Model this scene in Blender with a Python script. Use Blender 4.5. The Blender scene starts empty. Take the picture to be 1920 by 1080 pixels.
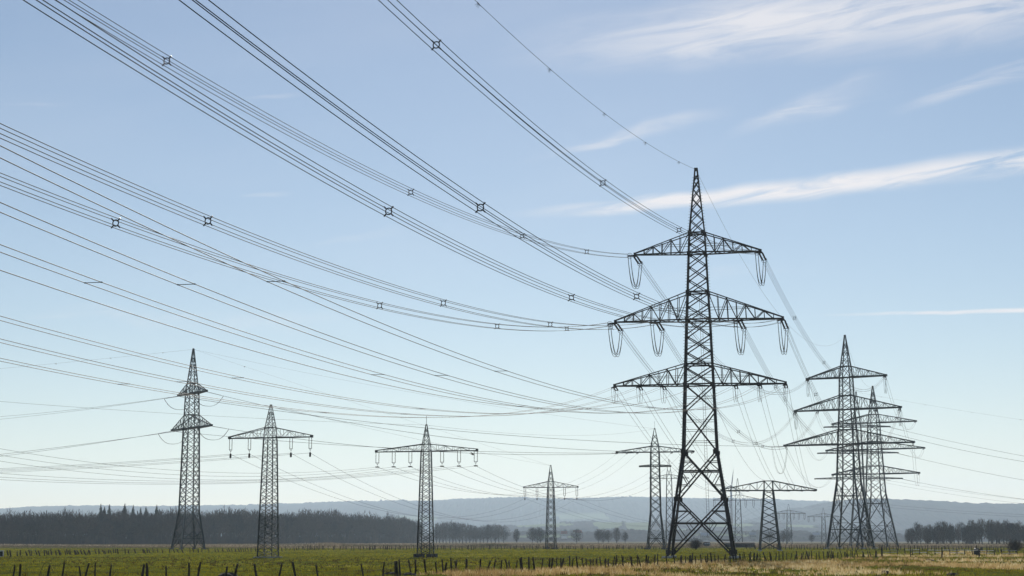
import bpy, math, random
import numpy as np
from mathutils import Vector, Matrix, noise as mnoise

random.seed(7); rng = np.random.default_rng(7)
SC = bpy.context.scene
COL = SC.collection
R = math.radians

# ------------------------------------------------------------------ camera, sky, sun, exposure
F = 3226.0; CX, CY = 960.0, 540.0; EYE = 2.6; HORIZON = 1013.0
TILT = math.atan((HORIZON - CY) / F)
SUN_AZ, SUN_EL = R(2), R(30)
cam = bpy.data.cameras.new('camera'); cam.sensor_width = 36.0; cam.lens = F / 1920 * 36
cam.clip_start = 0.5; cam.clip_end = 60000
camo = bpy.data.objects.new('camera', cam); COL.objects.link(camo)
camo.location = (0, 0, EYE); camo.rotation_euler = (math.pi / 2 + TILT, 0, 0)
SC.camera = camo

SKY_STRENGTH = 0.081
world = bpy.data.worlds.new('World'); SC.world = world; world.use_nodes = True

def build_sky():
    nt = world.node_tree; N = nt.nodes; L = nt.links; N.clear()
    out = N.new('ShaderNodeOutputWorld'); bg = N.new('ShaderNodeBackground'); bg.inputs[1].default_value = SKY_STRENGTH
    sky = N.new('ShaderNodeTexSky'); sky.sky_type = 'NISHITA'; sky.sun_disc = False
    sky.sun_elevation = SUN_EL; sky.sun_rotation = SUN_AZ; sky.altitude = 60
    sky.air_density = 1.0; sky.dust_density = 0.1; sky.ozone_density = 3.0
    tc = N.new('ShaderNodeTexCoord')
    sep = N.new('ShaderNodeSeparateXYZ'); L.new(tc.outputs['Generated'], sep.inputs[0])
    def m(op, a, b=None, c=None, clamp=False):
        n = N.new('ShaderNodeMath'); n.operation = op; n.use_clamp = clamp
        for i, v in enumerate((a, b, c)):
            if v is None: continue
            if isinstance(v, (int, float)): n.inputs[i].default_value = v
            else: L.new(v, n.inputs[i])
        return n.outputs[0]
    # azimuth (0 straight ahead, growing to the right) and elevation of the view direction
    az = m('ARCTAN2', sep.outputs[0], sep.outputs[1]); el = m('ARCSINE', sep.outputs[2])
    # gentle waviness so that streaks are not ruler straight
    comb = N.new('ShaderNodeCombineXYZ'); L.new(az, comb.inputs[0]); L.new(el, comb.inputs[1])
    def noise(scale, detail, rough, sx, sy, rot=0.0, dist=0.0, off=0.0):
        mp = N.new('ShaderNodeMapping'); mp.vector_type = 'TEXTURE'
        mp.inputs['Rotation'].default_value = (0, 0, rot); mp.inputs['Scale'].default_value = (sx, sy, 1); mp.inputs['Location'].default_value = (off, off * .37, 0)
        L.new(comb.outputs[0], mp.inputs[0])
        t = N.new('ShaderNodeTexNoise'); t.noise_dimensions = '2D'
        t.inputs['Scale'].default_value = scale; t.inputs['Detail'].default_value = detail
        t.inputs['Roughness'].default_value = rough; t.inputs['Distortion'].default_value = dist
        L.new(mp.outputs[0], t.inputs[0]); return t.outputs[0]
    def ss(v, lo, hi):
        n = N.new('ShaderNodeMapRange'); n.interpolation_type = 'SMOOTHSTEP'
        n.inputs[1].default_value = lo; n.inputs[2].default_value = hi; L.new(v, n.inputs[0]); return n.outputs[0]
    total = None
    WAV = m('SUBTRACT', noise(9, 2, .5, .5, .5, 0, 0, 3.1), .5)
    FINE = noise(74, 6, .60, 5.0, .62, R(8), .5, 1.3)
    SOFT = noise(11, 3, .55, 2.5, .9, R(7), .2, 9.0)
    def streak(x0, y0, x1, y1, th_up, th_dn, strength, bend=0.0, noise_s=1.0, lo=.34, hi=.72, seed=0.0, head=.25, tail=.1):
        """a wisp of cirrus between two directions; (x, y) in thousandths of a radian right of ahead / above the horizon"""
        nonlocal total
        x0, y0, x1, y1 = [v / 1000 for v in (x0, y0, x1, y1)]
        dx, dy = x1 - x0, y1 - y0; ln = math.hypot(dx, dy); ux, uy = dx / ln, dy / ln
        a = m('SUBTRACT', az, x0); e = m('SUBTRACT', el, y0)
        t = m('DIVIDE', m('ADD', m('MULTIPLY', a, ux), m('MULTIPLY', e, uy)), ln)
        s = m('SUBTRACT', m('MULTIPLY', e, ux), m('MULTIPLY', a, uy))
        s = m('ADD', s, m('MULTIPLY', WAV, .028 * noise_s))
        if bend: s = m('SUBTRACT', s, m('MULTIPLY', m('MULTIPLY', t, m('SUBTRACT', 1.0, t)), bend / 1000 * 4))
        grow = m('ADD', .35, m('MULTIPLY', t, .75))
        up = m('SUBTRACT', 1.0, m('DIVIDE', s, m('MULTIPLY', grow, th_up / 1000)), None, True)
        dn = m('ADD', 1.0, m('DIVIDE', s, m('MULTIPLY', grow, th_dn / 1000)), None, True)
        prof = m('MULTIPLY', ss(up, 0, .9), ss(dn, 0, .9))
        along = m('MULTIPLY', ss(t, 0, head), m('SUBTRACT', 1.0, ss(t, 1 - tail, 1.0)))
        v = m('MULTIPLY', m('MULTIPLY', prof, along), m('MULTIPLY', strength, m('ADD', m('MULTIPLY', ss(FINE, lo, hi), .78), m('MULTIPLY', ss(SOFT, .25, .75), .34))))
        total = v if total is None else m('MAXIMUM', total, v)
    streak(-22, 187, 430, 225, 13, 12, 1.08, -3, .22, .28, .62, 1.7, .3)
    streak(-30, 280, 600, 322, 58, 46, .85, 0, .35, .16, .66, 4.2, .3)
    streak(70, 304, 520, 338, 48, 40, .75, 0, .3, .16, .66, 1.2, .25)
    streak(-10, 216, 140, 246, 9, 7, .48, 2, .6, .30, .75, 7.7, .4, .4)
    streak(120, 228, 235, 262, 14, 12, .55, 3, .4, .30, .75, 2.9, .4, .5)
    streak(215, 240, 345, 275, 10, 11, .6, 0, .3, .30, .75, 5.5, .4)
    streak(165, 128, 430, 125, 3.0, 3.0, .95, 0, .10, .2, .6, 6.3, .35)
    streak(285, 232, 420, 262, 14, 10, .32, 0, .6, .3, .8, 8.4, .4)
    streak(-135, 166, -30, 184, 6, 6, .20, 0, .5, .3, .8, 3.4, .4, .5)
    streak(-330, 242, -230, 245, 3.5, 3, .20, 0, .3, .3, .8, 9.4, .4, .5)
    streak(-165, 252, -120, 256, 2.5, 2.5, .24, 0, .2, .2, .7, 1.2, .4, .5)
    streak(-165, 196, -125, 199, 3, 3, .26, 0, .2, .2, .7, 2.2, .4, .5)
    streak(-330, 130, -60, 122, 10, 9, .22, 0, .6, .3, .75, 5.9, .3, .4)
    streak(40, 148, 200, 158, 8, 8, .13, 0, .5, .3, .8, 7.1, .4, .5)
    # thin veil that goes on all round the sky
    veil = m('MULTIPLY', ss(noise(3.2, 4, .6, 3.2, .6, R(8), .3, 2.0), .44, .8), .13)
    total = m('MAXIMUM', total, veil)
    cloud = N.new('ShaderNodeMix'); cloud.data_type = 'RGBA'; cloud.clamp_factor = True
    tint = N.new('ShaderNodeMix'); tint.data_type = 'RGBA'; tint.blend_type = 'MULTIPLY'; tint.inputs['Factor'].default_value = 1.0
    L.new(sky.outputs[0], tint.inputs['A']); tint.inputs['B'].default_value = (1.055, .97, .92, 1)     # white balance of the picture
    L.new(total, cloud.inputs['Factor']); L.new(tint.outputs['Result'], cloud.inputs['A'])
    cloud.inputs['B'].default_value = CLOUD
    L.new(cloud.outputs['Result'], bg.inputs[0]); L.new(bg.outputs[0], out.inputs[0])
CLOUD = (10.4, 10.1, 10.3, 1)
build_sky(); world.cycles.sampling_method = 'MANUAL'; world.cycles.sample_map_resolution = 256

sun = bpy.data.lights.new('sun', 'SUN'); sun.energy = 5.0; sun.angle = R(0.53); sun.color = (1.0, 0.95, 0.86)
suno = bpy.data.objects.new('sun', sun); COL.objects.link(suno)
to_sun = Vector((math.sin(SUN_AZ) * math.cos(SUN_EL), math.cos(SUN_AZ) * math.cos(SUN_EL), math.sin(SUN_EL)))
suno.rotation_euler = to_sun.to_track_quat('Z', 'Y').to_euler(); suno.location = to_sun * 200

SC.view_settings.view_transform = 'Standard'; SC.view_settings.look = 'None'
SC.view_settings.exposure = 0.0; SC.view_settings.gamma = 1.0; SC.view_settings.use_curve_mapping = False
SC.cycles.max_bounces = 4; SC.cycles.diffuse_bounces = 2; SC.cycles.glossy_bounces = 2
SC.cycles.transmission_bounces = 2; SC.cycles.volume_bounces = 1; SC.cycles.transparent_max_bounces = 4
SC.cycles.use_denoising = True

# ------------------------------------------------------------------ measuring helpers
def ray(px, py):
    a = (px - CX) / F; b = (CY - py) / F
    return Vector((a, math.cos(TILT) - b * math.sin(TILT), math.sin(TILT) + b * math.cos(TILT)))
def at(px, py, Y):
    d = ray(px, py); return Vector((0, 0, EYE)) + d * (Y / d.y)
def ground_y(py):
    d = ray(CX, py); return -EYE * d.y / d.z
def on_ground(px, py):
    p = at(px, py, ground_y(py)); p.z = 0; return p
def zat(py, Y): return at(CX, py, Y).z
def proj(p):
    z = p[2] - EYE; dep = p[1] * math.cos(TILT) + z * math.sin(TILT); up = -p[1] * math.sin(TILT) + z * math.cos(TILT)
    if dep < 1: return None
    return CX + F * p[0] / dep, CY - F * up / dep, dep
def xat(px, Y):    # sideways metres of a picture column at ground level, Y metres away
    return (px - CX) / F * Y * math.cos(TILT) * 1.0

# ------------------------------------------------------------------ materials
def mat_new(name):
    m = bpy.data.materials.new(name); m.use_nodes = True
    return m, m.node_tree.nodes, m.node_tree.links, m.node_tree.nodes['Principled BSDF']
def mat_noise(name, c1, c2, scale=3.0, rough=.7, metal=0.0, spec=.5, detail=4, coords='Object', bump=0.0, translucent=0.0):
    m, N, L, b = mat_new(name)
    tc = N.new('ShaderNodeTexCoord'); nz = N.new('ShaderNodeTexNoise'); nz.inputs['Scale'].default_value = scale; nz.inputs['Detail'].default_value = detail
    geo = N.new('ShaderNodeNewGeometry')
    L.new(geo.outputs['Position'] if coords == 'World' else tc.outputs[coords], nz.inputs[0])
    rp = N.new('ShaderNodeValToRGB'); rp.color_ramp.elements[0].color = (*c1, 1); rp.color_ramp.elements[1].color = (*c2, 1)
    rp.color_ramp.elements[0].position = .3; rp.color_ramp.elements[1].position = .7
    L.new(nz.outputs[0], rp.inputs[0]); L.new(rp.outputs[0], b.inputs['Base Color'])
    b.inputs['Roughness'].default_value = rough; b.inputs['Metallic'].default_value = metal
    b.inputs['Specular IOR Level'].default_value = spec
    if bump:
        bp = N.new('ShaderNodeBump'); bp.inputs['Strength'].default_value = bump; L.new(nz.outputs[0], bp.inputs['Height']); L.new(bp.outputs[0], b.inputs['Normal'])
    return m
def mat_tone(name, stops, translucent=0.35, rough=.75):
    """colour picked by the per-plant 'tone' attribute, with light passing through the leaf"""
    m, N, L, b = mat_new(name)
    at_ = N.new('ShaderNodeAttribute'); at_.attribute_name = 'tone'
    rp = N.new('ShaderNodeValToRGB')
    while len(rp.color_ramp.elements) < len(stops): rp.color_ramp.elements.new(.5)
    for e, (p, c) in zip(rp.color_ramp.elements, stops): e.position = p; e.color = (*c, 1)
    L.new(at_.outputs['Fac'], rp.inputs[0]); L.new(rp.outputs[0], b.inputs['Base Color']); b.inputs['Roughness'].default_value = rough
    b.inputs['Specular IOR Level'].default_value = 0.0
    if translucent:
        tr = N.new('ShaderNodeBsdfTranslucent'); mx = N.new('ShaderNodeMixShader'); mx.inputs[0].default_value = translucent
        L.new(rp.outputs[0], tr.inputs[0]); L.new(b.outputs[0], mx.inputs[1]); L.new(tr.outputs[0], mx.inputs[2])
        L.new(mx.outputs[0], N['Material Output'].inputs[0])
    return m
MS_DARK = mat_noise('weathered_steel', (.008, .007, .007), (.040, .026, .023), 1.1, .45, .0, .4, coords='World')
MS_GREY = mat_noise('painted_steel', (.008, .012, .014), (.020, .028, .030), 1.2, .34, .0, .4, coords='World')
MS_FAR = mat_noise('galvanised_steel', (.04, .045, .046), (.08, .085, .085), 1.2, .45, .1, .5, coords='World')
M_INS = mat_noise('brown_porcelain', (.02, .014, .012), (.04, .026, .02), 4, .55, 0, .25)
M_WIRE = mat_noise('aluminium_cable', (.016, .014, .013), (.034, .030, .026), .8, .65, .0, .08)
M_WIRE2 = mat_noise('bright_cable', (.08, .06, .045), (.145, .11, .082), .8, .58, .0, .14)
M_CONC = mat_noise('concrete', (.30, .29, .27), (.45, .44, .41), 2, .9)
M_CONC_D = mat_noise('mossy_concrete', (.035, .035, .035), (.07, .068, .06), 2, .9)
M_POST = mat_noise('weathered_wood', (.030, .024, .020), (.085, .068, .052), 5, .9, 0, .1, bump=.3)
M_BARK = mat_noise('bark', (.028, .024, .022), (.060, .050, .044), 2, .95, 0, .05)
M_TWIG = mat_noise('twigs', (.022, .020, .022), (.085, .058, .044), .05, .95, 0, .05, 6, coords='World')
M_SPRUCE = mat_noise('spruce_needles', (.012, .022, .014), (.03, .045, .025), 1, .9)
M_WHITE = mat_noise('white_paint', (.70, .70, .70), (.8, .8, .8), 2, .5)

# ------------------------------------------------------------------ mesh helpers
class Acc:
    """collects shapes for one mesh"""
    def __init__(s): s.v = []; s.f = []; s.tone = []
    def add(s, verts, faces, tone=None):
        o = len(s.v); s.v.extend([tuple(x) for x in verts]); s.f.extend([tuple(i + o for i in f) for f in faces])
        if tone is not None: s.tone.extend([tone] * len(verts))
    def box(s, c, size, M=None):
        x, y, z = [v / 2 for v in size]; c = Vector(c)
        vs = [Vector((i * x, j * y, k * z)) for i in (-1, 1) for j in (-1, 1) for k in (-1, 1)]
        if M is not None: vs = [M @ v for v in vs]
        s.add([c + v for v in vs], [(0, 1, 3, 2), (4, 6, 7, 5), (0, 4, 5, 1), (2, 3, 7, 6), (0, 2, 6, 4), (1, 5, 7, 3)])
    def tube(s, pts, rad, n=6, cap=True):
        pts = [Vector(p) for p in pts]; rad = [rad] * len(pts) if isinstance(rad, (int, float)) else rad
        rings = []; prev = None
        for i, p in enumerate(pts):
            d = (pts[min(i + 1, len(pts) - 1)] - pts[max(i - 1, 0)]).normalized()
            ref = prev if prev is not None else (Vector((0, 0, 1)) if abs(d.z) < .9 else Vector((1, 0, 0)))
            u = (ref - d * ref.dot(d)).normalized(); w = d.cross(u); prev = u
            rings.append([p + (u * math.cos(a) + w * math.sin(a)) * rad[i] for a in [2 * math.pi * k / n for k in range(n)]])
        vs = [v for r in rings for v in r]; fs = []
        for i in range(len(pts) - 1):
            for k in range(n):
                a = i * n + k; b = i * n + (k + 1) % n; fs.append((a, b, b + n, a + n))
        if cap: fs.append(tuple(range(n - 1, -1, -1))); fs.append(tuple(range(len(vs) - n, len(vs))))
        s.add(vs, fs)
    def mesh(s, name, mat, smooth=False):
        me = bpy.data.meshes.new(name); me.from_pydata(s.v, [], s.f)
        if s.tone:
            at_ = me.attributes.new('tone', 'FLOAT', 'POINT'); at_.data.foreach_set('value', s.tone)
        if mat: me.materials.append(mat)
        if smooth: me.polygons.foreach_set('use_smooth', [True] * len(me.polygons))
        return me
def tri_mesh(name, verts, tris, mat, tone=None):
    """fast mesh from numpy arrays of triangles"""
    me = bpy.data.meshes.new(name); nv, nt = len(verts), len(tris)
    me.vertices.add(nv); me.vertices.foreach_set('co', np.asarray(verts, np.float32).ravel())
    me.loops.add(nt * 3); me.loops.foreach_set('vertex_index', np.asarray(tris, np.int32).ravel())
    me.polygons.add(nt); me.polygons.foreach_set('loop_start', np.arange(0, nt * 3, 3, dtype=np.int32))
    me.update(calc_edges=True)
    if tone is not None:
        at_ = me.attributes.new('tone', 'FLOAT', 'POINT'); at_.data.foreach_set('value', np.asarray(tone, np.float32))
    me.materials.append(mat); return me
def link(name, data, parent=None, matrix=None, **props):
    o = bpy.data.objects.new(name, data); COL.objects.link(o)
    if parent is not None: o.parent = parent
    if matrix is not None: o.matrix_local = matrix
    for k, v in props.items(): o[k] = v
    return o
def thing(name, label, cat, loc=(0, 0, 0), rotz=0.0, group=None):
    o = link(name, None); o.location = loc; o.rotation_euler = (0, 0, rotz); o['label'] = label; o['category'] = cat
    if group: o['group'] = group
    return o

# the unit angle-iron bar: one metre long, flanges one metre wide (scaled per bar)
_LP = [(0, 0), (1, 0), (1, .16), (.16, .16), (.16, 1), (0, 1)]
LV = np.array([(x - .32, y - .32, z) for z in (0, 1) for x, y in _LP]); LF = [(i, (i + 1) % 6, (i + 1) % 6 + 6, i + 6) for i in range(6)] + [(5, 4, 3, 2, 1, 0), (6, 7, 8, 9, 10, 11)]
_unit = {}
def unit_bar(mat):
    if mat.name not in _unit:
        a = Acc(); a.add(LV, LF); _unit[mat.name] = a.mesh('angle_bar', mat)
    return _unit[mat.name]
def bar_matrix(p, q, size, turn=0.0):
    p = Vector(p); q = Vector(q); d = q - p; ln = d.length; z = d / ln
    ref = Vector((0, 0, 1)) if abs(z.z) < .97 else Vector((1, 0, 0))
    x = ref.cross(z).normalized(); y = z.cross(x)
    if turn: x, y = x * math.cos(turn) + y * math.sin(turn), y * math.cos(turn) - x * math.sin(turn)
    M = Matrix((x * size, y * size, z * ln)).transposed().to_4x4(); M.translation = p
    return M
def add_bar(acc, p, q, size, turn=0.0):
    M = np.array(bar_matrix(p, q, size, turn)); v = LV @ M[:3, :3].T + M[:3, 3]; acc.add(v, LF)

def _string_mesh():
    a = Acc(); n = 8; k = 14; rings = []
    for i in range(k):
        z0 = (i + .1) / k
        for r, z in ((.42, z0), (1.0, z0 + .25 / k), (.42, z0 + .6 / k)): rings.append((r, z))
    vs = []; fs = []
    for r, z in rings: vs += [(r * math.cos(2 * math.pi * j / n), r * math.sin(2 * math.pi * j / n), z) for j in range(n)]
    for i in range(len(rings) - 1):
        for j in range(n): fs.append((i * n + j, i * n + (j + 1) % n, (i + 1) * n + (j + 1) % n, (i + 1) * n + j))
    a.add(vs, fs); return a.mesh('insulator_string', M_INS)
STRING = _string_mesh()
def string_matrix(p, q, rad):
    return bar_matrix(p, q, rad)

# ------------------------------------------------------------------ ground, far field, hills
def ground_material(name, stops, s1, s2, bump=.0):
    m, N, L, b = mat_new(name)
    geo = N.new('ShaderNodeNewGeometry')
    def nz(scale, detail, sx=1, sy=1):
        mp = N.new('ShaderNodeMapping'); mp.inputs['Scale'].default_value = (sx, sy, 1); L.new(geo.outputs['Position'], mp.inputs[0])
        t = N.new('ShaderNodeTexNoise'); t.inputs['Scale'].default_value = scale; t.inputs['Detail'].default_value = detail; L.new(mp.outputs[0], t.inputs[0]); return t.outputs[0]
    mix = N.new('ShaderNodeMath'); mix.operation = 'MULTIPLY_ADD'; L.new(nz(s1, 5), mix.inputs[0]); mix.inputs[1].default_value = .6
    sc = N.new('ShaderNodeMath'); sc.operation = 'MULTIPLY'; L.new(nz(s2, 4, 1, .35), sc.inputs[0]); sc.inputs[1].default_value = .4
    L.new(sc.outputs[0], mix.inputs[2])
    rp = N.new('ShaderNodeValToRGB')
    while len(rp.color_ramp.elements) < len(stops): rp.color_ramp.elements.new(.5)
    for e, (p, c) in zip(rp.color_ramp.elements, stops): e.position = p; e.color = (*c, 1)
    L.new(mix.outputs[0], rp.inputs[0]); L.new(rp.outputs[0], b.inputs['Base Color']); b.inputs['Roughness'].default_value = .95
    b.inputs['Specular IOR Level'].default_value = 0.0
    return m
M_PASTURE = ground_material('pasture', [(.3, (.045, .04, .014)), (.45, (.075, .085, .016)), (.6, (.095, .11, .02))], .9, .05)
M_FARLAND = ground_material('dry_far_land', [(.35, (.10, .085, .05)), (.5, (.16, .13, .08)), (.65, (.11, .11, .04))], .02, .006)
def ground():
    # one sheet to the horizon: fine near the viewer, coarse far away
    ys = [-400, -150, -40, 20, 60, 90] + list(np.linspace(100, 320, 56)) + [340, 370, 400, 450, 500, 560, 640]
    xs = np.linspace(-1, 1, 61)
    a = Acc(); idx = []
    for y in ys:
        row = []
        wdt = max(120, abs(y) * .42 + 60)
        for x in xs:
            X = x * wdt; z = 0.0
            if 95 < y < 335: z = .10 * mnoise.noise((X * .11, y * .06, 0)) + .05 * mnoise.noise((X * .4, y * .3, 3))
            row.append(len(a.v)); a.v.append((X, y, z))
        idx.append(row)
    for r0, r1 in zip(idx, idx[1:]):
        for i in range(len(xs) - 1): a.f.append((r0[i], r0[i + 1], r1[i + 1], r1[i]))
    link('meadow_ground', a.mesh('meadow_ground', M_PASTURE, True), kind='structure')
    b = Acc(); b.add([(-10500, -2300, -.35), (10500, -2300, -.35), (10500, 12700, -.35), (-10500, 12700, -.35)], [(0, 1, 2, 3)])
    link('ground', b.mesh('ground', M_FARLAND), kind='structure')
ground()

def hill_material():
    m, N, L, b = mat_new('wooded_hill')
    at_ = N.new('ShaderNodeAttribute'); at_.attribute_name = 'tone'
    geo = N.new('ShaderNodeNewGeometry'); nz = N.new('ShaderNodeTexNoise'); nz.inputs['Scale'].default_value = .012; nz.inputs['Detail'].default_value = 5; L.new(geo.outputs['Position'], nz.inputs[0])
    rp = N.new('ShaderNodeValToRGB'); rp.color_ramp.elements[0].color = (.018, .016, .018, 1); rp.color_ramp.elements[1].color = (.040, .034, .034, 1)
    rp.color_ramp.elements[0].position = .35; rp.color_ramp.elements[1].position = .65
    L.new(nz.outputs[0], rp.inputs[0])
    mx = N.new('ShaderNodeMix'); mx.data_type = 'RGBA'; L.new(at_.outputs['Fac'], mx.inputs['Factor']); L.new(rp.outputs[0], mx.inputs['A']); mx.inputs['B'].default_value = (.12, .145, .075, 1)
    L.new(mx.outputs['Result'], b.inputs['Base Color']); b.inputs['Roughness'].default_value = 1.0; b.inputs['Specular IOR Level'].default_value = 0
    return m
M_HILL = hill_material()
def interp(tab, x):
    if x <= tab[0][0]: return tab[0][1]
    for (x0, y0), (x1, y1) in zip(tab, tab[1:]):
        if x <= x1:
            t = (x - x0) / (x1 - x0); t = t * t * (3 - 2 * t) * .5 + t * .5; return y0 + (y1 - y0) * t
    return tab[-1][1]
def hill(name, dist, depth, crest, cols, fields=(), seed=0.0, rough=5.0):
    """a wooded ridge dist metres away; crest: (column, row) of its skyline; fields: open slopes (column, row, half width, half height)"""
    nv = 26; a = Acc(); pxs = np.linspace(crest[0][0], crest[-1][0], cols); tone = []
    for j in range(nv):
        v = j / (nv - 1)
        for i, px in enumerate(pxs):
            Y = dist - depth * .55 + depth * v * 1.25
            hc = zat(interp(crest, px), dist) ; prof = math.sin(min(1.0, v / .8) * math.pi / 2) ** 1.25 if v < .8 else math.cos((v - .8) / .2 * math.pi / 2) ** .6 if v < 1 else 0
            X = (px - CX) / F * dist
            z = hc * prof * (1 + .06 * mnoise.noise((X * .0016, Y * .0016, seed)))
            q = proj((X, Y, z)); f = 0.0
            for fx, fy, fw, fh in fields:
                d = ((q[0] - fx) / fw) ** 2 + ((q[1] - fy) / fh) ** 2 + .5 * mnoise.noise((X * .006, Y * .004, seed + 5))
                if d < 1: f = 1.0
            if f == 0: z += rough * (.5 + .8 * mnoise.noise((X * .02, Y * .02, seed + 1)) + .9 * mnoise.noise((X * .083, Y * .083, seed + 2)) + (.7 * mnoise.noise((X * .23, Y * .23, seed + 3)) if .7 < v < .9 else 0)) * min(1, v * 6)
            a.v.append((X, Y, max(z, -2 if v > 0 else -3))); tone.append(f)
    for j in range(nv - 1):
        for i in range(cols - 1):
            k = j * cols + i; a.f.append((k, k + 1, k + cols + 1, k + cols))
    a.tone = tone
    link(name, a.mesh(name, M_HILL), kind='structure')
hill('hill_far', 9500, 3000, [(-500, 958), (-100, 950), (0, 945), (180, 944), (250, 941), (400, 942), (520, 938), (620, 933), (720, 929), (780, 932), (860, 928), (960, 924), (1050, 926), (1150, 924), (1230, 924), (1300, 924), (1420, 926), (1560, 932), (1800, 944), (2500, 950)], 2400,
     fields=[(780, 973, 40, 6), (1085, 968, 55, 5)], seed=1.3, rough=8)
hill('hill_right', 7000, 1800, [(1250, 1012), (1400, 985), (1540, 950), (1640, 933), (1700, 931), (1780, 933), (1860, 937), (1920, 940), (2100, 944), (2500, 952)], 1200, seed=4.1, rough=7)
hill('foothill', 5600, 1700, [(700, 1012), (830, 1000), (930, 984), (1050, 978), (1130, 975), (1200, 976), (1300, 973), (1430, 977), (1560, 980), (1650, 990), (1800, 1000), (1950, 1008)], 1100,
     fields=[(1142, 983, 28, 9), (1196, 984, 26, 12), (1010, 985, 60, 5), (1505, 984, 36, 6), (1370, 985, 50, 4), (1300, 996, 40, 4)], seed=7.7, rough=6)
hill('valley_wood', 3600, 500, [(560, 1012), (700, 1008), (900, 1003), (1000, 1000), (1060, 999), (1130, 1001), (1180, 996), (1250, 999), (1330, 996), (1400, 1001), (1450, 998), (1560, 1002), (1640, 1005), (1800, 1009)], 1000, fields=[(1350, 1006, 70, 3), (1030, 1008, 60, 3)], seed=9.9, rough=7)

# ------------------------------------------------------------------ lattice pylons
class Pylon: pass
def pylon(name, label, px, dist, yaw, levels, panels, arms, peak=None, steel=MS_GREY, leg=.2, brace=.09, arm_chord=.12,
          sub=(), footing=None, detail=10.0, group='lattice pylons', rod=0.0, min_single=True, chordtop=None):
    """levels: (picture row, width in metres) from the ground up; panels: rows between which each face is cross-braced;
    arms: dicts(yb, yt, half, att=[...]); dist: metres away.  Rows become real heights at that distance."""
    P = Pylon(); P.dist = dist; P.yaw = yaw
    base = at(px, 1013, dist); base.z = 0; P.base = base
    lev = [(0.0, levels[0][1])] + [(zat(y, dist), w) for y, w in levels[1:]]
    def W(z):
        for (z0, w0), (z1, w1) in zip(lev, lev[1:]):
            if z <= z1: return w0 + (w1 - w0) * (z - z0) / (z1 - z0)
        return lev[-1][1]
    P.W = W; P.lev = lev
    root = thing(name, label, 'pylon', base, -yaw, group); P.root = root
    P.M = Matrix.Translation(base) @ Matrix.Rotation(-yaw, 4, 'Z'); P.Mi = P.M.inverted()
    pxm = F / dist
    ztop = lev[-1][0]
    # legs, each its own mesh
    for sx, sy in ((-1, -1), (1, -1), (1, 1), (-1, 1)):
        a = Acc(); turn = {(-1, -1): 0, (1, -1): math.pi / 2, (1, 1): math.pi, (-1, 1): -math.pi / 2}[(sx, sy)]
        for (z0, w0), (z1, w1) in zip(lev, lev[1:]):
            k = leg * (1 - .55 * z0 / ztop)
            add_bar(a, (sx * w0 / 2, sy * w0 / 2, z0 - (.3 if z0 == 0 else .02)), (sx * w1 / 2, sy * w1 / 2, z1 + .02), k, turn)
        link('leg', a.mesh('leg', steel), root)
    bars = []   # (p, q, size)
    corners = [(-1, -1), (1, -1), (1, 1), (-1, 1)]
    zs = [0.0 if i == 0 else (zat(y, dist)) for i, y in enumerate(panels)]
    def cpt(c, z): w = W(z) / 2; return Vector((c[0] * w, c[1] * w, z))
    for i, (z0, z1) in enumerate(zip(zs, zs[1:])):
        z0e = z0 + (.15 if i == 0 else 0)
        for k in range(4):
            c0, c1 = corners[k], corners[(k + 1) % 4]
            s = brace * (1.08 if i in sub else 1.0) * (1 - .4 * z0 / ztop)
            nrm = Vector((c0[0] + c1[0], c0[1] + c1[1], 0)).normalized() * (s * .35)
            a0, a1, b0, b1 = cpt(c0, z0e), cpt(c1, z0e), cpt(c0, z1), cpt(c1, z1)
            bars.append((a0 + nrm, b1 + nrm, s)); bars.append((a1 - nrm, b0 - nrm, s))
            if i in sub:      # big lower panels: a horizontal through the crossing and struts to the legs
                t = W(z0e) / (W(z0e) + W(z1)); zc = z0e + (z1 - z0e) * t
                h0, h1 = cpt(c0, zc), cpt(c1, zc); mid = (h0 + h1) / 2
                bars.append((h0, h1, s))
                for e0, e1, c in ((a0, h0, 0), (a1, h1, 1), (b0, h0, 2), (b1, h1, 3)):
                    dm = (e0 + mid) / 2; lm = (e0 + e1) / 2
                    bars.append((dm, lm, s * .55)); bars.append((dm, e1, s * .55)); bars.append(((e0 + dm) / 2, (e0 + lm) / 2, s * .4)); bars.append(((dm + mid) / 2, (h0 + mid) / 2 if c in (0, 2) else (h1 + mid) / 2, s * .4))
    if detail and dist < 300 and leg > .2:      # thin secondary horizontals through the crossings of the upper panels
        for z0, z1 in list(zip(zs, zs[1:]))[2:9]:
            zc = z0 + (z1 - z0) * W(z0) / (W(z0) + W(z1))
            for k in range(4): bars.append((cpt(corners[k], zc), cpt(corners[(k + 1) % 4], zc), brace * .32))
            if z1 - z0 > 5:
                for q in (.25, .75):
                    for k in range(4): bars.append((cpt(corners[k], z0 + (z1 - z0) * q), cpt(corners[(k + 1) % 4], z0 + (z1 - z0) * q), brace * .32))
    for y in P_extra(panels, arms):
        z = zat(y, dist)
        for k in range(4): bars.append((cpt(corners[k], z), cpt(corners[(k + 1) % 4], z), brace))
        bars.append((cpt(corners[0], z), cpt(corners[2], z), brace * .7))
    P.arms = []
    def emit(blist, parent, pname='brace', size_cap=300):
        big = sorted([b for b in blist if (Vector(b[0]) - Vector(b[1])).length * pxm >= detail], key=lambda b: -(Vector(b[0]) - Vector(b[1])).length)
        one = big[:size_cap]; rest = big[size_cap:] + [b for b in blist if (Vector(b[0]) - Vector(b[1])).length * pxm < detail]
        for p, q, s in one: link(pname, unit_bar(steel), parent, bar_matrix(p, q, s))
        if rest:
            a = Acc()
            for p, q, s in rest: add_bar(a, p, q, s)
            link('fine_lattice', a.mesh('fine_lattice', steel), parent, kind='stuff')
    emit(bars, root)
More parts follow.
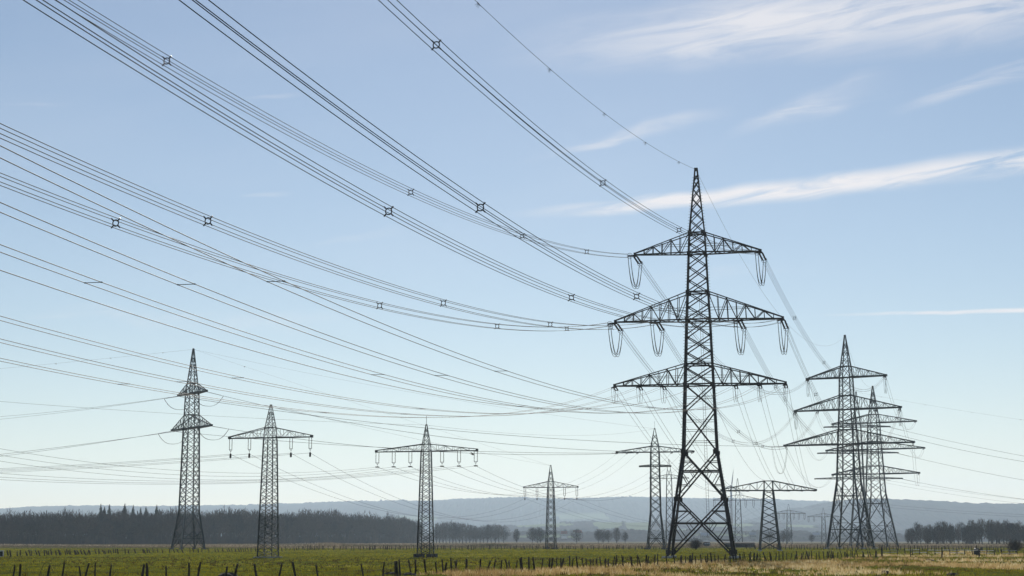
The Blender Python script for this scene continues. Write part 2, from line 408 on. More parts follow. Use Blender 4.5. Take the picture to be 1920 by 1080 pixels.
    # gusset plates where arms and big panels meet the legs
    if detail and dist < 300 and leg > .2:
        g = Acc(); g.box((0, 0, 0), (.75, .04, .62)); gm = g.mesh('gusset_plate', steel)
        for z in [0.9] + [q for q in zs[1:] if W(q) > 2.2]:
            for c in corners:
                p = cpt(c, z); k = (.8 if any(abs(z - zat(y, dist)) < .3 for y in P_extra(panels, arms)) else .45) if W(z) < 4.9 else 1.0
                link('gusset_plate', gm, root, Matrix.Translation(p + Vector((-c[0] * .12, c[1] * .12, 0))) @ Matrix.Scale(k, 4))
    # cross-arms
    for ad in arms:
        zb, zt = zat(ad['yb'], dist), zat(ad['yt'], dist); Lh = ad['half']; n = ad.get('n', 6)
        dz = ad.get('rise', .25)
        for s in (-1, 1):
            wb, wt = W(zb) / 2, W(zt) / 2
            tipb = lambda sy: Vector((s * Lh, sy * .22, zb)); tipt = lambda sy: Vector((s * Lh, sy * .22, zb + dz))
            a = Acc()
            for sy in (-1, 1):
                add_bar(a, (s * wb, sy * wb, zb), tipb(sy), arm_chord)
                add_bar(a, (s * wt, sy * wt, zt), tipt(sy), arm_chord * .8)
            a.box((s * Lh, 0, zb + dz / 2), (arm_chord * 2, .44 + arm_chord, dz + arm_chord))
            arm = link('crossarm', a.mesh('crossarm', steel), root)
            bl = []
            ts = [i / n for i in range(0, n)]
            ts = [1 - (1 - t) ** 1.0 for t in ts]
            for sy in (-1, 1):
                bp = [Vector((s * wb, sy * wb, zb)).lerp(tipb(sy), t) for t in ts] + [tipb(sy)]
                tp = [Vector((s * wt, sy * wt, zt)).lerp(tipt(sy), t) for t in ts] + [tipt(sy)]
                for i in range(1, n): bl.append((bp[i], tp[i], brace * .5))
                for i in range(n - 1):
                    if i % 2 == 0: bl.append((tp[i], bp[i + 1], brace * .55))
                    else: bl.append((bp[i], tp[i + 1], brace * .55))
                if ad.get('rail'):   # thin hand line halfway up, as on the big pylon
                    zr = zb + (zt - zb) * .42; tr = 1 - .42
                    bl.append((Vector((s * wb, sy * (wb - .05), zr)), Vector((s * wb, sy * wb, zr)).lerp(Vector((s * Lh * .62, sy * .7, zr)), 1), brace * .3))
            bA = [Vector((s * wb, -wb, zb)).lerp(tipb(-1), t) for t in ts] + [tipb(-1)]
            bB = [Vector((s * wb, wb, zb)).lerp(tipb(1), t) for t in ts] + [tipb(1)]
            for i in range(n):
                bl.append((bA[i], bB[i + 1], brace * .45) if i % 2 else (bB[i], bA[i + 1], brace * .45))
                if i: bl.append((bA[i], bB[i], brace * .45))
            emit(bl, arm)
        P.arms.append((zb, ad))
    if footing:
        fm, fw, fh = footing
        a = Acc(); a.box((0, 0, fh / 2 - .2), (fw, fw, fh + .4)); me = a.mesh('footing', fm)
        for c in corners: link('footing', me, root, Matrix.Translation((c[0] * lev[0][1] / 2, c[1] * lev[0][1] / 2, 0)))
    a = Acc(); a.box((0, 0, ztop + .02), (lev[-1][1] + leg * .5, lev[-1][1] + leg * .5, leg * 1.2))
    if peak != 'flat': link('peak_cap', a.mesh('peak_cap', steel), root)
    if rod:
        a = Acc(); a.tube([(0, 0, ztop), (0, 0, ztop + rod)], .035, 5); link('lightning_rod', a.mesh('lightning_rod', steel), root)
    P.top = P.M @ Vector((0, 0, ztop))
    P.jump = {}
    return P
def P_extra(panels, arms):
    ys = []
    for a in arms: ys += [a['yb'], a['yt']]
    return ys
def arm_pt(P, k, u):
    zb, ad = P.arms[k]; return P.M @ Vector((u, 0, zb - .12))

# big four-tier tension pylon in front
MAIN = pylon('transmission_pylon', 'tallest dark lattice pylon with three tiers of crossarms in the foreground meadow', 1316, 258, R(10),
    [(1046, 9.7), (936, 7.1), (848, 5.0), (722, 4.25), (600, 3.5), (549, 3.1), (476, 2.62), (437, 2.3), (318, .34)],
    [1046, 936, 848, 770, 722, 690, 661, 631, 600, 574.5, 549, 525, 500, 476, 456.5, 437, 414, 393, 373, 355, 340, 328],
    [dict(yb=475, yt=438, half=9.5, n=6, rail=1), dict(yb=601, yt=549, half=12.6, n=8, rail=1), dict(yb=722, yt=684, half=12.8, n=8, rail=1)],
    steel=MS_DARK, leg=.38, brace=.20, arm_chord=.19, sub=(0, 1), footing=(M_CONC, 1.3, .3))
# second big pylon on the right with its neighbours
PG = pylon('transmission_pylon', 'large dark lattice pylon right of the tallest one, nearest of the overlapping group', 1595, 535, R(30),
    [(1029, 11.4), (905, 5.9), (838, 5.0), (771, 3.9), (708, 3.3), (686, 2.6), (630, .3)],
    [1029, 967, 905, 882, 860, 838, 820, 803, 787, 771, 756, 742, 728, 708, 686, 670, 656, 644],
    [dict(yb=708, yt=687, half=12.7, n=8), dict(yb=768, yt=742, half=17.0, n=9), dict(yb=833, yt=806, half=20.7, n=10)],
    leg=.55, brace=.21, arm_chord=.42, sub=(0, 1), footing=(M_CONC, 1.6, .4), group='pylons of the overlapping group')
PH = pylon('transmission_pylon', 'dark lattice pylon with wide arms behind the overlapping group at right', 1645, 700, R(32),
    [(1025, 13.0), (925, 6.2), (843, 4.6), (793, 3.8), (776, 3.0), (725, .3)],
    [1025, 975, 925, 904, 884, 863, 843, 827, 810, 793, 776, 760, 746, 735],
    [dict(yb=793, yt=777, half=17.6, n=8), dict(yb=843, yt=828, half=20.6, n=9), dict(yb=889, yt=874, half=18.2, n=8)],
    leg=.55, brace=.22, arm_chord=.42, sub=(0, 1), group='pylons of the overlapping group')
PI = pylon('transmission_pylon', 'paler thin lattice pylon seen through the overlapping group, with narrow flat arms', 1613, 780, R(8),
    [(1024, 9), (940, 5), (849, 4), (800, 3.4), (735, .3)],
    [1024, 980, 940, 915, 895, 872, 849, 830, 815, 800, 780, 762, 748],
    [dict(yb=801, yt=797, half=14.6, n=6), dict(yb=850, yt=846, half=17.8, n=6), dict(yb=898, yt=894, half=19.3, n=6)],
    leg=.4, brace=.17, arm_chord=.3, sub=(0,), group='pylons of the overlapping group')
# left-hand tension pylon, arms almost along the view
PA = pylon('transmission_pylon', 'dark lattice pylon standing before the forest, two short tiers seen nearly edge on', 353, 500, R(56),
    [(1030, 7.2), (960, 4.3), (803, 3.4), (738, 2.9), (722, 2.4), (655, .25)],
    [1030, 995, 960, 944, 928, 912, 896, 880, 864, 848, 833, 818, 803, 790, 777, 764, 751, 738, 722, 708, 694, 682, 670],
    [dict(yb=738, yt=719, half=9.8, n=6), dict(yb=803, yt=778, half=13.8, n=7)],
    leg=.40, brace=.19, arm_chord=.36, sub=(0,), footing=(M_CONC_D, 1.1, .3))
# small suspension pylons
PB = pylon('suspension_pylon', 'slim lattice pylon on pale footings in the meadow before the forest, four hanging insulators', 503, 256, R(18),
    [(1046, 2.35), (824, 1.5), (802, 1.28), (760, .2)],
    [1046, 1032, 1018, 1005, 992, 979, 966, 953, 940, 927, 914, 901, 888, 875, 862, 849, 836, 821, 802, 790, 780, 772],
    [dict(yb=821, yt=802, half=6.7, n=5)], steel=MS_GREY, leg=.16, brace=.09, arm_chord=.14, footing=(M_CONC, .85, .22))
PC = pylon('suspension_pylon', 'slim lattice pylon with dark block footings and six hanging double insulators', 798, 268, R(16),
    [(1044, 2.1), (848, 1.3), (833, 1.05), (797, .18)],
    [1044, 1030, 1016, 1003, 990, 977, 964, 951, 938, 926, 914, 902, 890, 879, 868, 857, 847, 833, 822, 812, 804],
    [dict(yb=846.5, yt=833, half=8.25, n=6)], steel=MS_GREY, leg=.15, brace=.085, arm_chord=.13, footing=(M_CONC_D, .85, .55), rod=1.4)
PD = pylon('suspension_pylon', 'distant slim lattice pylon with four hanging insulators before the hazy hills', 1033, 525, R(15),
    [(1029, 2.8), (914, 1.7), (903, 1.5), (873, .25)],
    [1029, 1017, 1005, 993, 981, 969, 957, 946, 935, 924, 914, 903, 893, 884],
    [dict(yb=914, yt=903, half=8.4, n=5)], steel=MS_GREY, leg=.24, brace=.13, arm_chord=.2, footing=(M_CONC_D, 1.3, .4))
PE = pylon('transmission_pylon', 'slender splayed-leg lattice pylon with one long flat crossarm left of the tallest pylon', 1230, 500, R(12),
    [(1029, 5.0), (962, 2.9), (848, 2.4), (837, 2.2), (804, .25)],
    [1029, 995, 962, 948, 934, 920, 907, 894, 882, 870, 859, 848, 837, 825, 815],
    [dict(yb=848, yt=837, half=11.2, n=6), dict(yb=875, yt=872, half=4.4, n=3)], steel=MS_GREY, leg=.30, brace=.15, arm_chord=.26, sub=(0,), footing=(M_CONC_D, 1.3, .45), rod=2.2)
PF = pylon('portal_pylon', 'low stocky lattice pylon with one broad bow-topped crossarm and no peak', 1443, 430, R(6),
    [(1033, 5.0), (920, 2.2), (902, 2.05)],
    [1033, 1012, 999, 986, 973, 960, 948, 937, 926, 920, 902],
    [dict(yb=920, yt=902, half=11.6, n=6)], steel=MS_GREY, leg=.34, brace=.16, arm_chord=.28, peak='flat', footing=(M_CONC, 1.0, .25))
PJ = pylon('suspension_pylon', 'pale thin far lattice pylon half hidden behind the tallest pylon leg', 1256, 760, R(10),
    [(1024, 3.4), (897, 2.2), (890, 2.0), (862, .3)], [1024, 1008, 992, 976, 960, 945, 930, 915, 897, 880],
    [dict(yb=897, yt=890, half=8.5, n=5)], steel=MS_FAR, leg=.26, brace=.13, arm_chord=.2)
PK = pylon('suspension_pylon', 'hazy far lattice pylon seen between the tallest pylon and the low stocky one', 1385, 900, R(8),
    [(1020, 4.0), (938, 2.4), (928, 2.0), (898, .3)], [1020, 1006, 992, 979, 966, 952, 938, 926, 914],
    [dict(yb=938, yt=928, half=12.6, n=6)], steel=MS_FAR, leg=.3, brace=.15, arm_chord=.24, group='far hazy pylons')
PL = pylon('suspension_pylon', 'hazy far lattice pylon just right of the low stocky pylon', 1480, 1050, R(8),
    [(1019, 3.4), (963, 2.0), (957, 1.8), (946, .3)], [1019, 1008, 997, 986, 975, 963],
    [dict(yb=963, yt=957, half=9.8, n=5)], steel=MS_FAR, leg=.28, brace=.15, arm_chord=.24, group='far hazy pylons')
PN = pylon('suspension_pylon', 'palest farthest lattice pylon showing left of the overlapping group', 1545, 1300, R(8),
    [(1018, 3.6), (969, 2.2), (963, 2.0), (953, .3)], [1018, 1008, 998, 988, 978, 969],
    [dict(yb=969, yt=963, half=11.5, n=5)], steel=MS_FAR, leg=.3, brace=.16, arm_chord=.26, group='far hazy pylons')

def main_ladder():
    a = Acc()
    for sx in (-.18, .18): a.tube([(1.0 + sx, .4, 3.0), (.35 + sx, .2, 40.0)], .022, 4)
    n = 90
    for i in range(n):
        t = i / n; x = 1.0 - .65 * t; a.tube([(x - .18, .4 - .2 * t, 3 + 37 * t), (x + .18, .4 - .2 * t, 3 + 37 * t)], .014, 3)
    link('ladder', a.mesh('ladder', MS_DARK), MAIN.root)
    a = Acc()   # climbing pegs on two legs
    for c in ((-1, -1), (1, 1)):
        z = 3.0
        while z < MAIN.lev[-1][0] - 1:
            w = MAIN.W(z) / 2; a.tube([(c[0] * w, c[1] * w, z), (c[0] * (w + .3), c[1] * w, z)], .025, 3); z += .45
    link('climbing_pegs', a.mesh('climbing_pegs', MS_DARK), MAIN.root, kind='stuff')
main_ladder()

# ------------------------------------------------------------------ conductors
def curve_pt(A, B, sag, t):
    p = A.lerp(B, t); p.z -= 4 * sag * t * (1 - t); return p
def sag_through(A, B, px, py, lo=0.0, hi=60.0):
    """the sag at which the hanging wire is seen at row py in column px"""
    def row(s):
        best = None
        for i in range(201):
            q = proj(curve_pt(A, B, s, i / 200))
            if q and (best is None or abs(q[0] - px) < best[0]): best = (abs(q[0] - px), q[1])
        return best[1]
    for _ in range(24):
        mid = (lo + hi) / 2
        if row(mid) < py: lo = mid
        else: hi = mid
    return (lo + hi) / 2
def _spacer_quad():
    a = Acc(); n = 14
    ring = [(0.205 * math.cos(2 * math.pi * i / n), 0, .205 * math.sin(2 * math.pi * i / n)) for i in range(n + 1)]
    a.tube(ring, .038, 5, False)
    for sx in (-1, 1):
        for sz in (-1, 1):
            a.tube([(sx * .14, 0, sz * .14), (sx * .31, 0, sz * .31)], .048, 5)
    return a.mesh('spacer', MS_DARK)
TW = .38
def _spacer_twin():
    a = Acc(); a.tube([(-TW - .03, 0, 0), (TW + .03, 0, 0)], .016, 5)
    for s in (-1, 1): a.box((s * TW, 0, 0), (.05, .09, .05))
    return a.mesh('spacer', MS_DARK)
def _marker():
    a = Acc()
    a.box((0, 0, 0), (.06, .5, .06))
    for ang in (.4, 1.3, 2.2, -.5): a.tube([(0, 0, 0), (.28 * math.cos(ang), .22 * math.sin(ang * 3), -.34 * abs(math.sin(ang)) - .05)], .02, 3)
    return a.mesh('bird_marker', MS_DARK)
SP4, SP2, MARK = _spacer_quad(), _spacer_twin(), _marker()
def tension_set(P, A, E, rad, gap, n=2):
    """double insulator string from the arm at A to the wire end E, as a part of pylon P"""
    a = P.Mi @ A; e = P.Mi @ E; d = (e - a).normalized(); side = d.cross(Vector((0, 0, 1))).normalized() * gap / 2
    ac = Acc()
    f0 = a.lerp(e, .10); f1 = a.lerp(e, .90)
    for k in (-1, 1): ac.tube([a + side * k * .6, f0 + side * k], .03, 4); ac.tube([f1 + side * k, e + side * k * .6], .03, 4)
    ac.tube([f0 - side * 1.2, f0 + side * 1.2], .045, 4); ac.tube([f1 - side * 1.2, f1 + side * 1.2], .045, 4)
    if rad > .11:
        ring = [f1 + (side * math.cos(t) * 1.7 + side.cross(d) * math.sin(t) * 1.7) for t in [2 * math.pi * i / 10 for i in range(11)]]
        ac.tube(ring, .03, 4, False)
    st = link('insulator_set', ac.mesh('insulator_set', MS_DARK), P.root)
    for k in (-1, 1): link('insulator_string', STRING, st, string_matrix(f0 + side * k, f1 + side * k, rad))
def span(name, label, group, A, B, sag, kind='quad', PAe=None, PBe=None, ins=4.2, insB=None, spacers=(), nseg=44, rad=.022, markers=0, keyA=None, keyB=None, mk_step=26.0):
    insB = ins if insB is None else insB
    ln = (B - A).length
    tA = ins / ln if PAe else 0.0; tB = 1 - (insB / ln if PBe else 0.0)
    hd = Vector((B.x - A.x, B.y - A.y, 0)).normalized(); side = Vector((hd.y, -hd.x, 0))
    root = thing(name, label, 'power line', curve_pt(A, B, sag, tA), 0, group)
    o = root.location.copy()
    offs = {'quad': [(-.25, .25), (.25, .25), (-.25, -.25), (.25, -.25)], 'twin': [(-TW, 0), (TW, 0)], 'single': [(0, 0)]}[kind]
    pts = [curve_pt(A, B, sag, tA + (tB - tA) * i / nseg) for i in range(nseg + 1)]
    for i, (ox, oz) in enumerate(offs):
        a = Acc(); a.tube([p - o + side * ox + Vector((0, 0, oz)) for p in pts], rad, 5)
        link('conductor', a.mesh('conductor', M_WIRE2 if group == G_IN and kind != 'quad' else M_WIRE, True), root)
    if kind != 'single':
        me = SP4 if kind == 'quad' else SP2
        rot = Matrix.Rotation(math.atan2(side.y, side.x), 4, 'Z')
        for s in spacers:
            best = min(range(401), key=lambda i: (lambda q: abs(q[0] - s) if q else 1e9)(proj(curve_pt(A, B, sag, tA + (tB - tA) * i / 400))))
            link('spacer', me, root, Matrix.Translation(curve_pt(A, B, sag, tA + (tB - tA) * best / 400) - o) @ rot)
    if markers:
        for i in range(markers):
            t = tA + mk_step * (i + .6) / ln
            if t < .98:
                rot = Matrix.Rotation(math.atan2(side.y, side.x), 4, 'Z') @ Matrix.Rotation(random.uniform(-.8, .8), 4, 'Y')
                link('bird_marker', MARK, root, Matrix.Translation(curve_pt(A, B, sag, t) - o) @ rot)
    for P, t, K, end, L_ in ((PAe, tA, keyA, A, ins), (PBe, tB, keyB, B, insB)):
        if P:
            E = curve_pt(A, B, sag, t)
            if L_ > .5: tension_set(P, end, E, .14 if kind == 'quad' else .1 if kind == 'twin' else .08, .5 if kind == 'quad' else .4)
            if K is not None: P.jump.setdefault(K, []).append((E, kind))
    return root

G_IN = 'conductors from the tallest pylon towards the upper left'
P0 = Vector((-54.6, -45.0, 0)); a0 = Vector((math.cos(.11), -math.sin(.11), 0))
def p0(u, z): return P0 + a0 * u + Vector((0, 0, z))
TABLE = {   # arm tier, offset on the arm, offset on the next pylon behind the viewer, height change, sag, kind, spacer columns, label
 'a': (0, 9.5, 9.47, .09, 13.04, 'quad', (820, 1131, 1273), 'four-wire bundle sweeping to the right end of the topmost crossarm'),
 'b': (0, -9.5, -8.15, .25, 12.75, 'quad', (309, 768, 979, 1100), 'four-wire bundle running to the left end of the topmost crossarm'),
 'c': (1, 6.2, 5.45, -.33, 12.38, 'quad', (727, 1070, 1300), 'four-wire bundle to the middle crossarm, inner place right of the mast'),
 'f': (1, 12.6, 11.49, -.12, 12.71, 'quad', (903, 1194, 1380), 'four-wire bundle to the outer right end of the middle crossarm'),
 'd': (1, -6.2, -6.10, -.58, 12.40, 'quad', (389, 830, 1031, 1145), 'four-wire bundle to the middle crossarm, inner place left of the mast'),
 'e': (1, -12.6, -11.17, -.54, 12.54, 'quad', (222, 711, 934, 1062), 'four-wire bundle to the outer left end of the middle crossarm'),
 'g1': (2, 12.8, 11.74, -.37, 12.41, 'twin', (513, 940, 1220), 'two-wire line to the outer right end of the lowest crossarm'),
 'g2': (2, 9.0, 9.47, -.85, 12.61, 'twin', (345, 830, 1160), 'two-wire line to the middle right place of the lowest crossarm'),
 'g3': (2, 5.4, 5.18, -.44, 12.71, 'twin', (180, 710, 980), 'two-wire line to the inner right place of the lowest crossarm'),
 'i': (2, -5.4, -4.46, .41, 12.92, 'twin', (443, 790), 'two-wire line to the inner left place of the lowest crossarm'),
 'j': (2, -9.0, -7.42, .41, 13.19, 'twin', (338, 760), 'two-wire line to the middle left place of the lowest crossarm'),
 'k': (2, -12.8, -10.65, -.10, 13.11, 'twin', (228, 605, 835), 'lowest two-wire line, to the outer left end of the lowest crossarm'),
}
for k, (tier, u, u0, dz, sag, kind, sp, lab) in TABLE.items():
    A = arm_pt(MAIN, tier, u); B = p0(u0, A.z + dz)
    span('conductor_bundle', lab, G_IN, A, B, sag, kind, PAe=MAIN, ins=4.6 if kind == 'quad' else 1.7, spacers=sp, keyA=(tier, u), nseg=72, rad=.024 if kind == 'quad' else .018)
A = MAIN.M @ Vector((0, 0, MAIN.arms[2][0]))
span('single_conductor', 'single wire between the two-wire lines, running to the mast at the lowest crossarm', G_IN, A, p0(1.25, A.z + .31), 12.54, 'single', nseg=72, rad=.021)
span('earth_wire', 'thin earth wire with bird markers from the tallest mast top up to the frame edge', G_IN, MAIN.top, p0(1.24, MAIN.top.z + .44), 11.38, 'single', markers=11, nseg=72, rad=.022)

# tallest pylon -> second big pylon
G_MG = 'conductors from the tallest pylon to the large pylon at right'
for tier, u, uG, thru, sp, lab in ((0, 9.5, 12.5, (1530, 660), (1490, 1545), 'four-wire bundle falling right from the topmost crossarm, right end'),
        (0, -9.5, -12.5, (1300, 628), (), 'four-wire bundle falling right from the topmost crossarm, left end, behind the mast'),
        (1, 12.6, 16.8, (1520, 735), (1530,), 'four-wire bundle falling right from the outer right end of the middle crossarm'),
        (1, 6.2, 9.4, (1460, 735), (1455,), 'four-wire bundle falling right from the middle crossarm, inner right place'),
        (1, -6.2, -9.4, (1345, 770), (1385, 1430), 'four-wire bundle passing behind the mast from the middle crossarm, inner left place'),
        (1, -12.6, -16.8, (1310, 790), (1375, 1418), 'four-wire bundle passing behind the mast from the middle crossarm, outer left end')):
    A = arm_pt(MAIN, tier, u); B = arm_pt(PG, tier, uG); s = sag_through(A, B, *thru)
    span('conductor_bundle', lab, G_MG, A, B, min(max(s, 6), 17), 'quad', MAIN, PG, 4.6, 4.6, sp, keyA=(tier, u), keyB=(tier, uG), rad=.022)
span('earth_wire', 'thin earth wire from the tallest mast top down to the large pylon at right', G_MG, MAIN.top, PG.top, min(14, sag_through(MAIN.top, PG.top, 1470, 600)), 'single', rad=.018)
# lowest tier of the tallest pylon -> low stocky pylon
G_MF = 'two-wire lines from the lowest crossarm to the low stocky pylon'
for u, uF, lab in ((12.8, 11.2, 'outer right'), (9.0, 8.2, 'middle right'), (5.4, 5.0, 'inner right'), (-5.4, -5.0, 'inner left'), (-9.0, -8.2, 'middle left'), (-12.8, -11.2, 'outer left')):
    A = arm_pt(MAIN, 2, u); B = arm_pt(PF, 0, uF)
    span('conductor_bundle', f'two-wire line from the {lab} place of the lowest crossarm to the low stocky pylon', G_MF, A, B, 4.6, 'twin', MAIN, PF, 2.2, 2.0, (), keyA=(2, u), rad=.022)
A = MAIN.M @ Vector((1.6, 0, MAIN.arms[2][0] - 1)); B = PF.M @ Vector((0, 0, PF.lev[-1][0]))
span('single_conductor', 'single thin wire from the tallest mast down to the top of the low stocky pylon', G_MF, A, B, 3.4, 'single', rad=.022)
# second big pylon -> the one behind
G_GH = 'conductors between the overlapping pylons'
for tier, u, uH, lab in ((0, 12.5, 17.4, 'top arms, right ends'), (0, -12.5, -17.4, 'top arms, left ends'), (1, 16.8, 20.4, 'middle arms, right ends'),
                         (1, -16.8, -20.4, 'middle arms, left ends'), (2, 20.5, 18.0, 'lowest arms, right ends'), (2, -20.5, -18.0, 'lowest arms, left ends')):
    A = arm_pt(PG, tier, u); B = arm_pt(PH, tier, uH)
    span('conductor_bundle', f'wire pair joining the overlapping pylons, {lab}', G_GH, A, B, 8.5, 'twin', PG, PH, 4.2, 4.2, keyA=(tier, u), rad=.03)
span('earth_wire', 'thin earth wire between the two tops of the overlapping pylons', G_GH, PG.top, PH.top, 5, 'single', rad=.022)

# left tension pylon: lines off to the left, and across to the right
G_AL = 'wires from the edge-on pylon off to the left'
def off(P, tier, u, px, py, Y, thru, name, lab, grp, kind='twin', ins=5.0, spacers=(), rad=.028, key=True, smax=40):
    A = arm_pt(P, tier, u); B = at(px, py, Y)
    s = min(smax, sag_through(A, B, *thru))
    return span(name, lab, grp, A, B, s, kind, P, None, ins, spacers=spacers, keyA=(tier, u) if key else None, rad=rad)
off(PA, 0, -9.8, -420, 815, 430, (60, 780), 'conductor_bundle', 'wire pair leaving left from the far end of the edge-on pylon upper arm', G_AL, spacers=(202, 66))
off(PA, 0, 9.8, -420, 800, 400, (60, 776), 'conductor_bundle', 'wire pair leaving left from the near end of the edge-on pylon upper arm', G_AL, spacers=(150,))
off(PA, 1, -13.8, -420, 898, 430, (60, 848), 'conductor_bundle', 'wire pair leaving left from the far end of the edge-on pylon lower arm', G_AL, spacers=(212, 78))
off(PA, 1, 13.8, -420, 894, 395, (60, 845), 'conductor_bundle', 'wire pair leaving left from the near end of the edge-on pylon lower arm', G_AL, spacers=(120,))
B = at(-420, 726, 420); s = sag_through(PA.top, B, 120, 680)
span('earth_wire', 'thin earth wire with markers leaving left from the edge-on pylon top', G_AL, PA.top, B, s, 'single', markers=5, rad=.02, mk_step=17)
G_AR = 'wires from the edge-on pylon across to the right'
def cross(A, B, thru, lab, grp, kind='twin', PAe=None, PBe=None, ins=5.0, insB=2.0, spacers=(), keyA=None, keyB=None, rad=.03, smax=40, name='conductor_bundle', markers=0):
    s = min(smax, max(0.3, sag_through(A, B, *thru)))
    return span(name, lab, grp, A, B, s, kind, PAe, PBe, ins, insB, spacers, keyA=keyA, keyB=keyB, rad=rad, markers=markers)
cross(arm_pt(PA, 0, -9.8), arm_pt(PG, 2, -20.5), (607, 781), 'long wire pair from the edge-on pylon upper arm to the large pylon lowest arm', G_AR, PAe=PA, PBe=PG, insB=4.5, spacers=(607, 860, 1112), keyA=(0, -9.8), keyB=(2, -20.5))
cross(arm_pt(PA, 0, 9.8), arm_pt(PE, 0, 11.0), (620, 786), 'long wire pair from the edge-on pylon near upper end to the slender pylon right end', G_AR, PAe=PA, PBe=PE, spacers=(640,), keyA=(0, 9.8))
cross(arm_pt(PA, 1, -13.8), arm_pt(PE, 0, -11.0), (600, 832), 'wire pair from the edge-on pylon lower far end to the slender pylon arm tip', G_AR, PAe=PA, PBe=PE, spacers=(608, 1100, 1122), keyA=(1, -13.8))
cross(arm_pt(PA, 1, 13.8), arm_pt(PE, 0, -6.0), (600, 828), 'wire pair from the edge-on pylon lower near end to the slender pylon inner place', G_AR, PAe=PA, PBe=PE, spacers=(596,), keyA=(1, 13.8))
cross(PA.top, PE.top, (620, 708), 'long thin earth wire from the edge-on pylon top to the slender pylon top', G_AR, 'single', name='earth_wire', rad=.018)
cross(PA.top, PD.top, (580, 723), 'steeper thin earth wire from the edge-on pylon top to the distant slim pylon', G_AR, 'single', name='earth_wire', rad=.015, markers=1)

# suspension sets on the small pylons
def suspension(P, tier, u, length, gap, rad, weight=False):
    A = P.Mi @ arm_pt(P, tier, u); st = Acc()
    y0 = A + Vector((0, 0, -length)); side = Vector((gap / 2, 0, 0)); ln = length - .25
    st.tube([y0 + Vector((0, 0, .2)) - side * 1.15, y0 + Vector((0, 0, .2)) + side * 1.15], .035, 4)
    tip = y0 + Vector((0, 0, -.45)); st.tube([y0 + Vector((0, 0, .2)), tip], .025, 4)
    for k in (-1, 1): st.tube([y0 + Vector((0, 0, .2)) + side * k, tip + Vector((0, 0, .35))], .022, 4)
    if weight: st.tube([tip + Vector((0, 0, .12)), tip, tip + Vector((0, 0, -.5)), tip + Vector((0, 0, -.62))], [.05, .15, .16, .04], 8)
    else: st.box(tip, (.5, .5, .16))
    part = link('insulator_set', st.mesh('insulator_set', MS_DARK), P.root)
    for k in (-1, 1): link('insulator_string', STRING, part, string_matrix(A + side * k + Vector((0, 0, .05)), y0 + side * k + Vector((0, 0, .2)), rad))
    return P.M @ tip
clampB = [suspension(PB, 0, u, 1.75, .42, .075, True) for u in (-6.5, -3.4, 3.4, 6.5)]
clampC = [suspension(PC, 0, u, 1.75, .5, .075) for u in (-8.05, -5.35, -2.6, 2.6, 5.35, 8.05)]
clampD = [suspension(PD, 0, u, 2.6, .55, .12, True) for u in (-8.1, -4.3, 4.3, 8.1)]
clampK = [suspension(PK, 0, u, 3.2, .8, .16) for u in (-12.2, -8, -4, 4, 8, 12.2)]
clampL = [suspension(PL, 0, u, 3.0, .8, .16) for u in (-9.4, -6, -3, 3, 6, 9.4)]
clampN = [suspension(PN, 0, u, 3.4, .9, .18) for u in (-11, -7, 7, 11)]
WORD4 = ('outermost left', 'inner left', 'inner right', 'outermost right')
WORD6 = ('outermost left', 'middle left', 'inner left', 'inner right', 'middle right', 'outermost right')
for i, c in enumerate(clampB):
    B = at(-430, 884 + 3 * (i % 2) + (i > 1) * 4, 300 + 14 * i); s = sag_through(c, B, 60, 876 + 2.4 * i)
    span('single_conductor', f'thin wire going left from the {WORD4[i]} insulator of the slim pylon on pale footings', 'wires left of the slim pylon on pale footings', c, B, s, 'single', rad=.020)
    s = (7.5, 7.9, 8.2, 8.6)[i]
    span('single_conductor', f'thin wire from the {WORD4[i]} insulator of the pale-footed pylon to the distant slim pylon', 'wires from the pale-footed pylon to the distant slim pylon', c, clampD[i], s, 'single', rad=.020)
cross(PB.top, PD.top, (700, 805), 'thin earth wire from the pale-footed pylon top to the distant slim pylon top', G_AR, 'single', name='earth_wire', rad=.015)
rows_c = (841, 853, 864, 886, 893, 898)
for i, c in enumerate(clampC):
    B = at(-430, (742, 757, 770, 836, 850, 860)[i], 190 + 8 * i); s = sag_through(c, B, 10, rows_c[i] + 2)
    span('single_conductor', f'thin wire going left from the {WORD6[i]} insulator of the six-insulator pylon', 'wires left of the six-insulator pylon', c, B, s, 'single', rad=.019)
    Bt = arm_pt(PE, 0, (-11, -8, -5, 5, 8, 11)[i])
    span('single_conductor', f'thin wire from the {WORD6[i]} insulator of the six-insulator pylon to the slender pylon', 'wires from the six-insulator pylon to the slender pylon', c, Bt, 7.6 + .3 * i, 'single', None, PE, 2.2, 2.2, rad=.020)
B = at(-430, 715, 200); s = sag_through(PC.top, B, 120, 762)
span('earth_wire', 'thin earth wire going left from the six-insulator pylon top', 'wires left of the six-insulator pylon', PC.top, B, s, 'single', rad=.015)
cross(PC.top, PE.top, (1000, 815), 'thin earth wire from the six-insulator pylon top to the slender pylon top', 'wires from the six-insulator pylon to the slender pylon', 'single', name='earth_wire', rad=.015)
for i, c in enumerate(clampD):
    span('single_conductor', f'thin wire from the {WORD4[i]} insulator of the distant slim pylon towards the far pylons', 'wires beyond the distant slim pylon', c, clampK[(0, 1, 4, 5)[i]], 9, 'single', rad=.022)
for i in range(6):
    span('single_conductor', f'faint wire between the hazy far pylons, {WORD6[i]} insulators', 'wires between the hazy far pylons', clampK[i], clampL[i], 5, 'single', rad=.022)
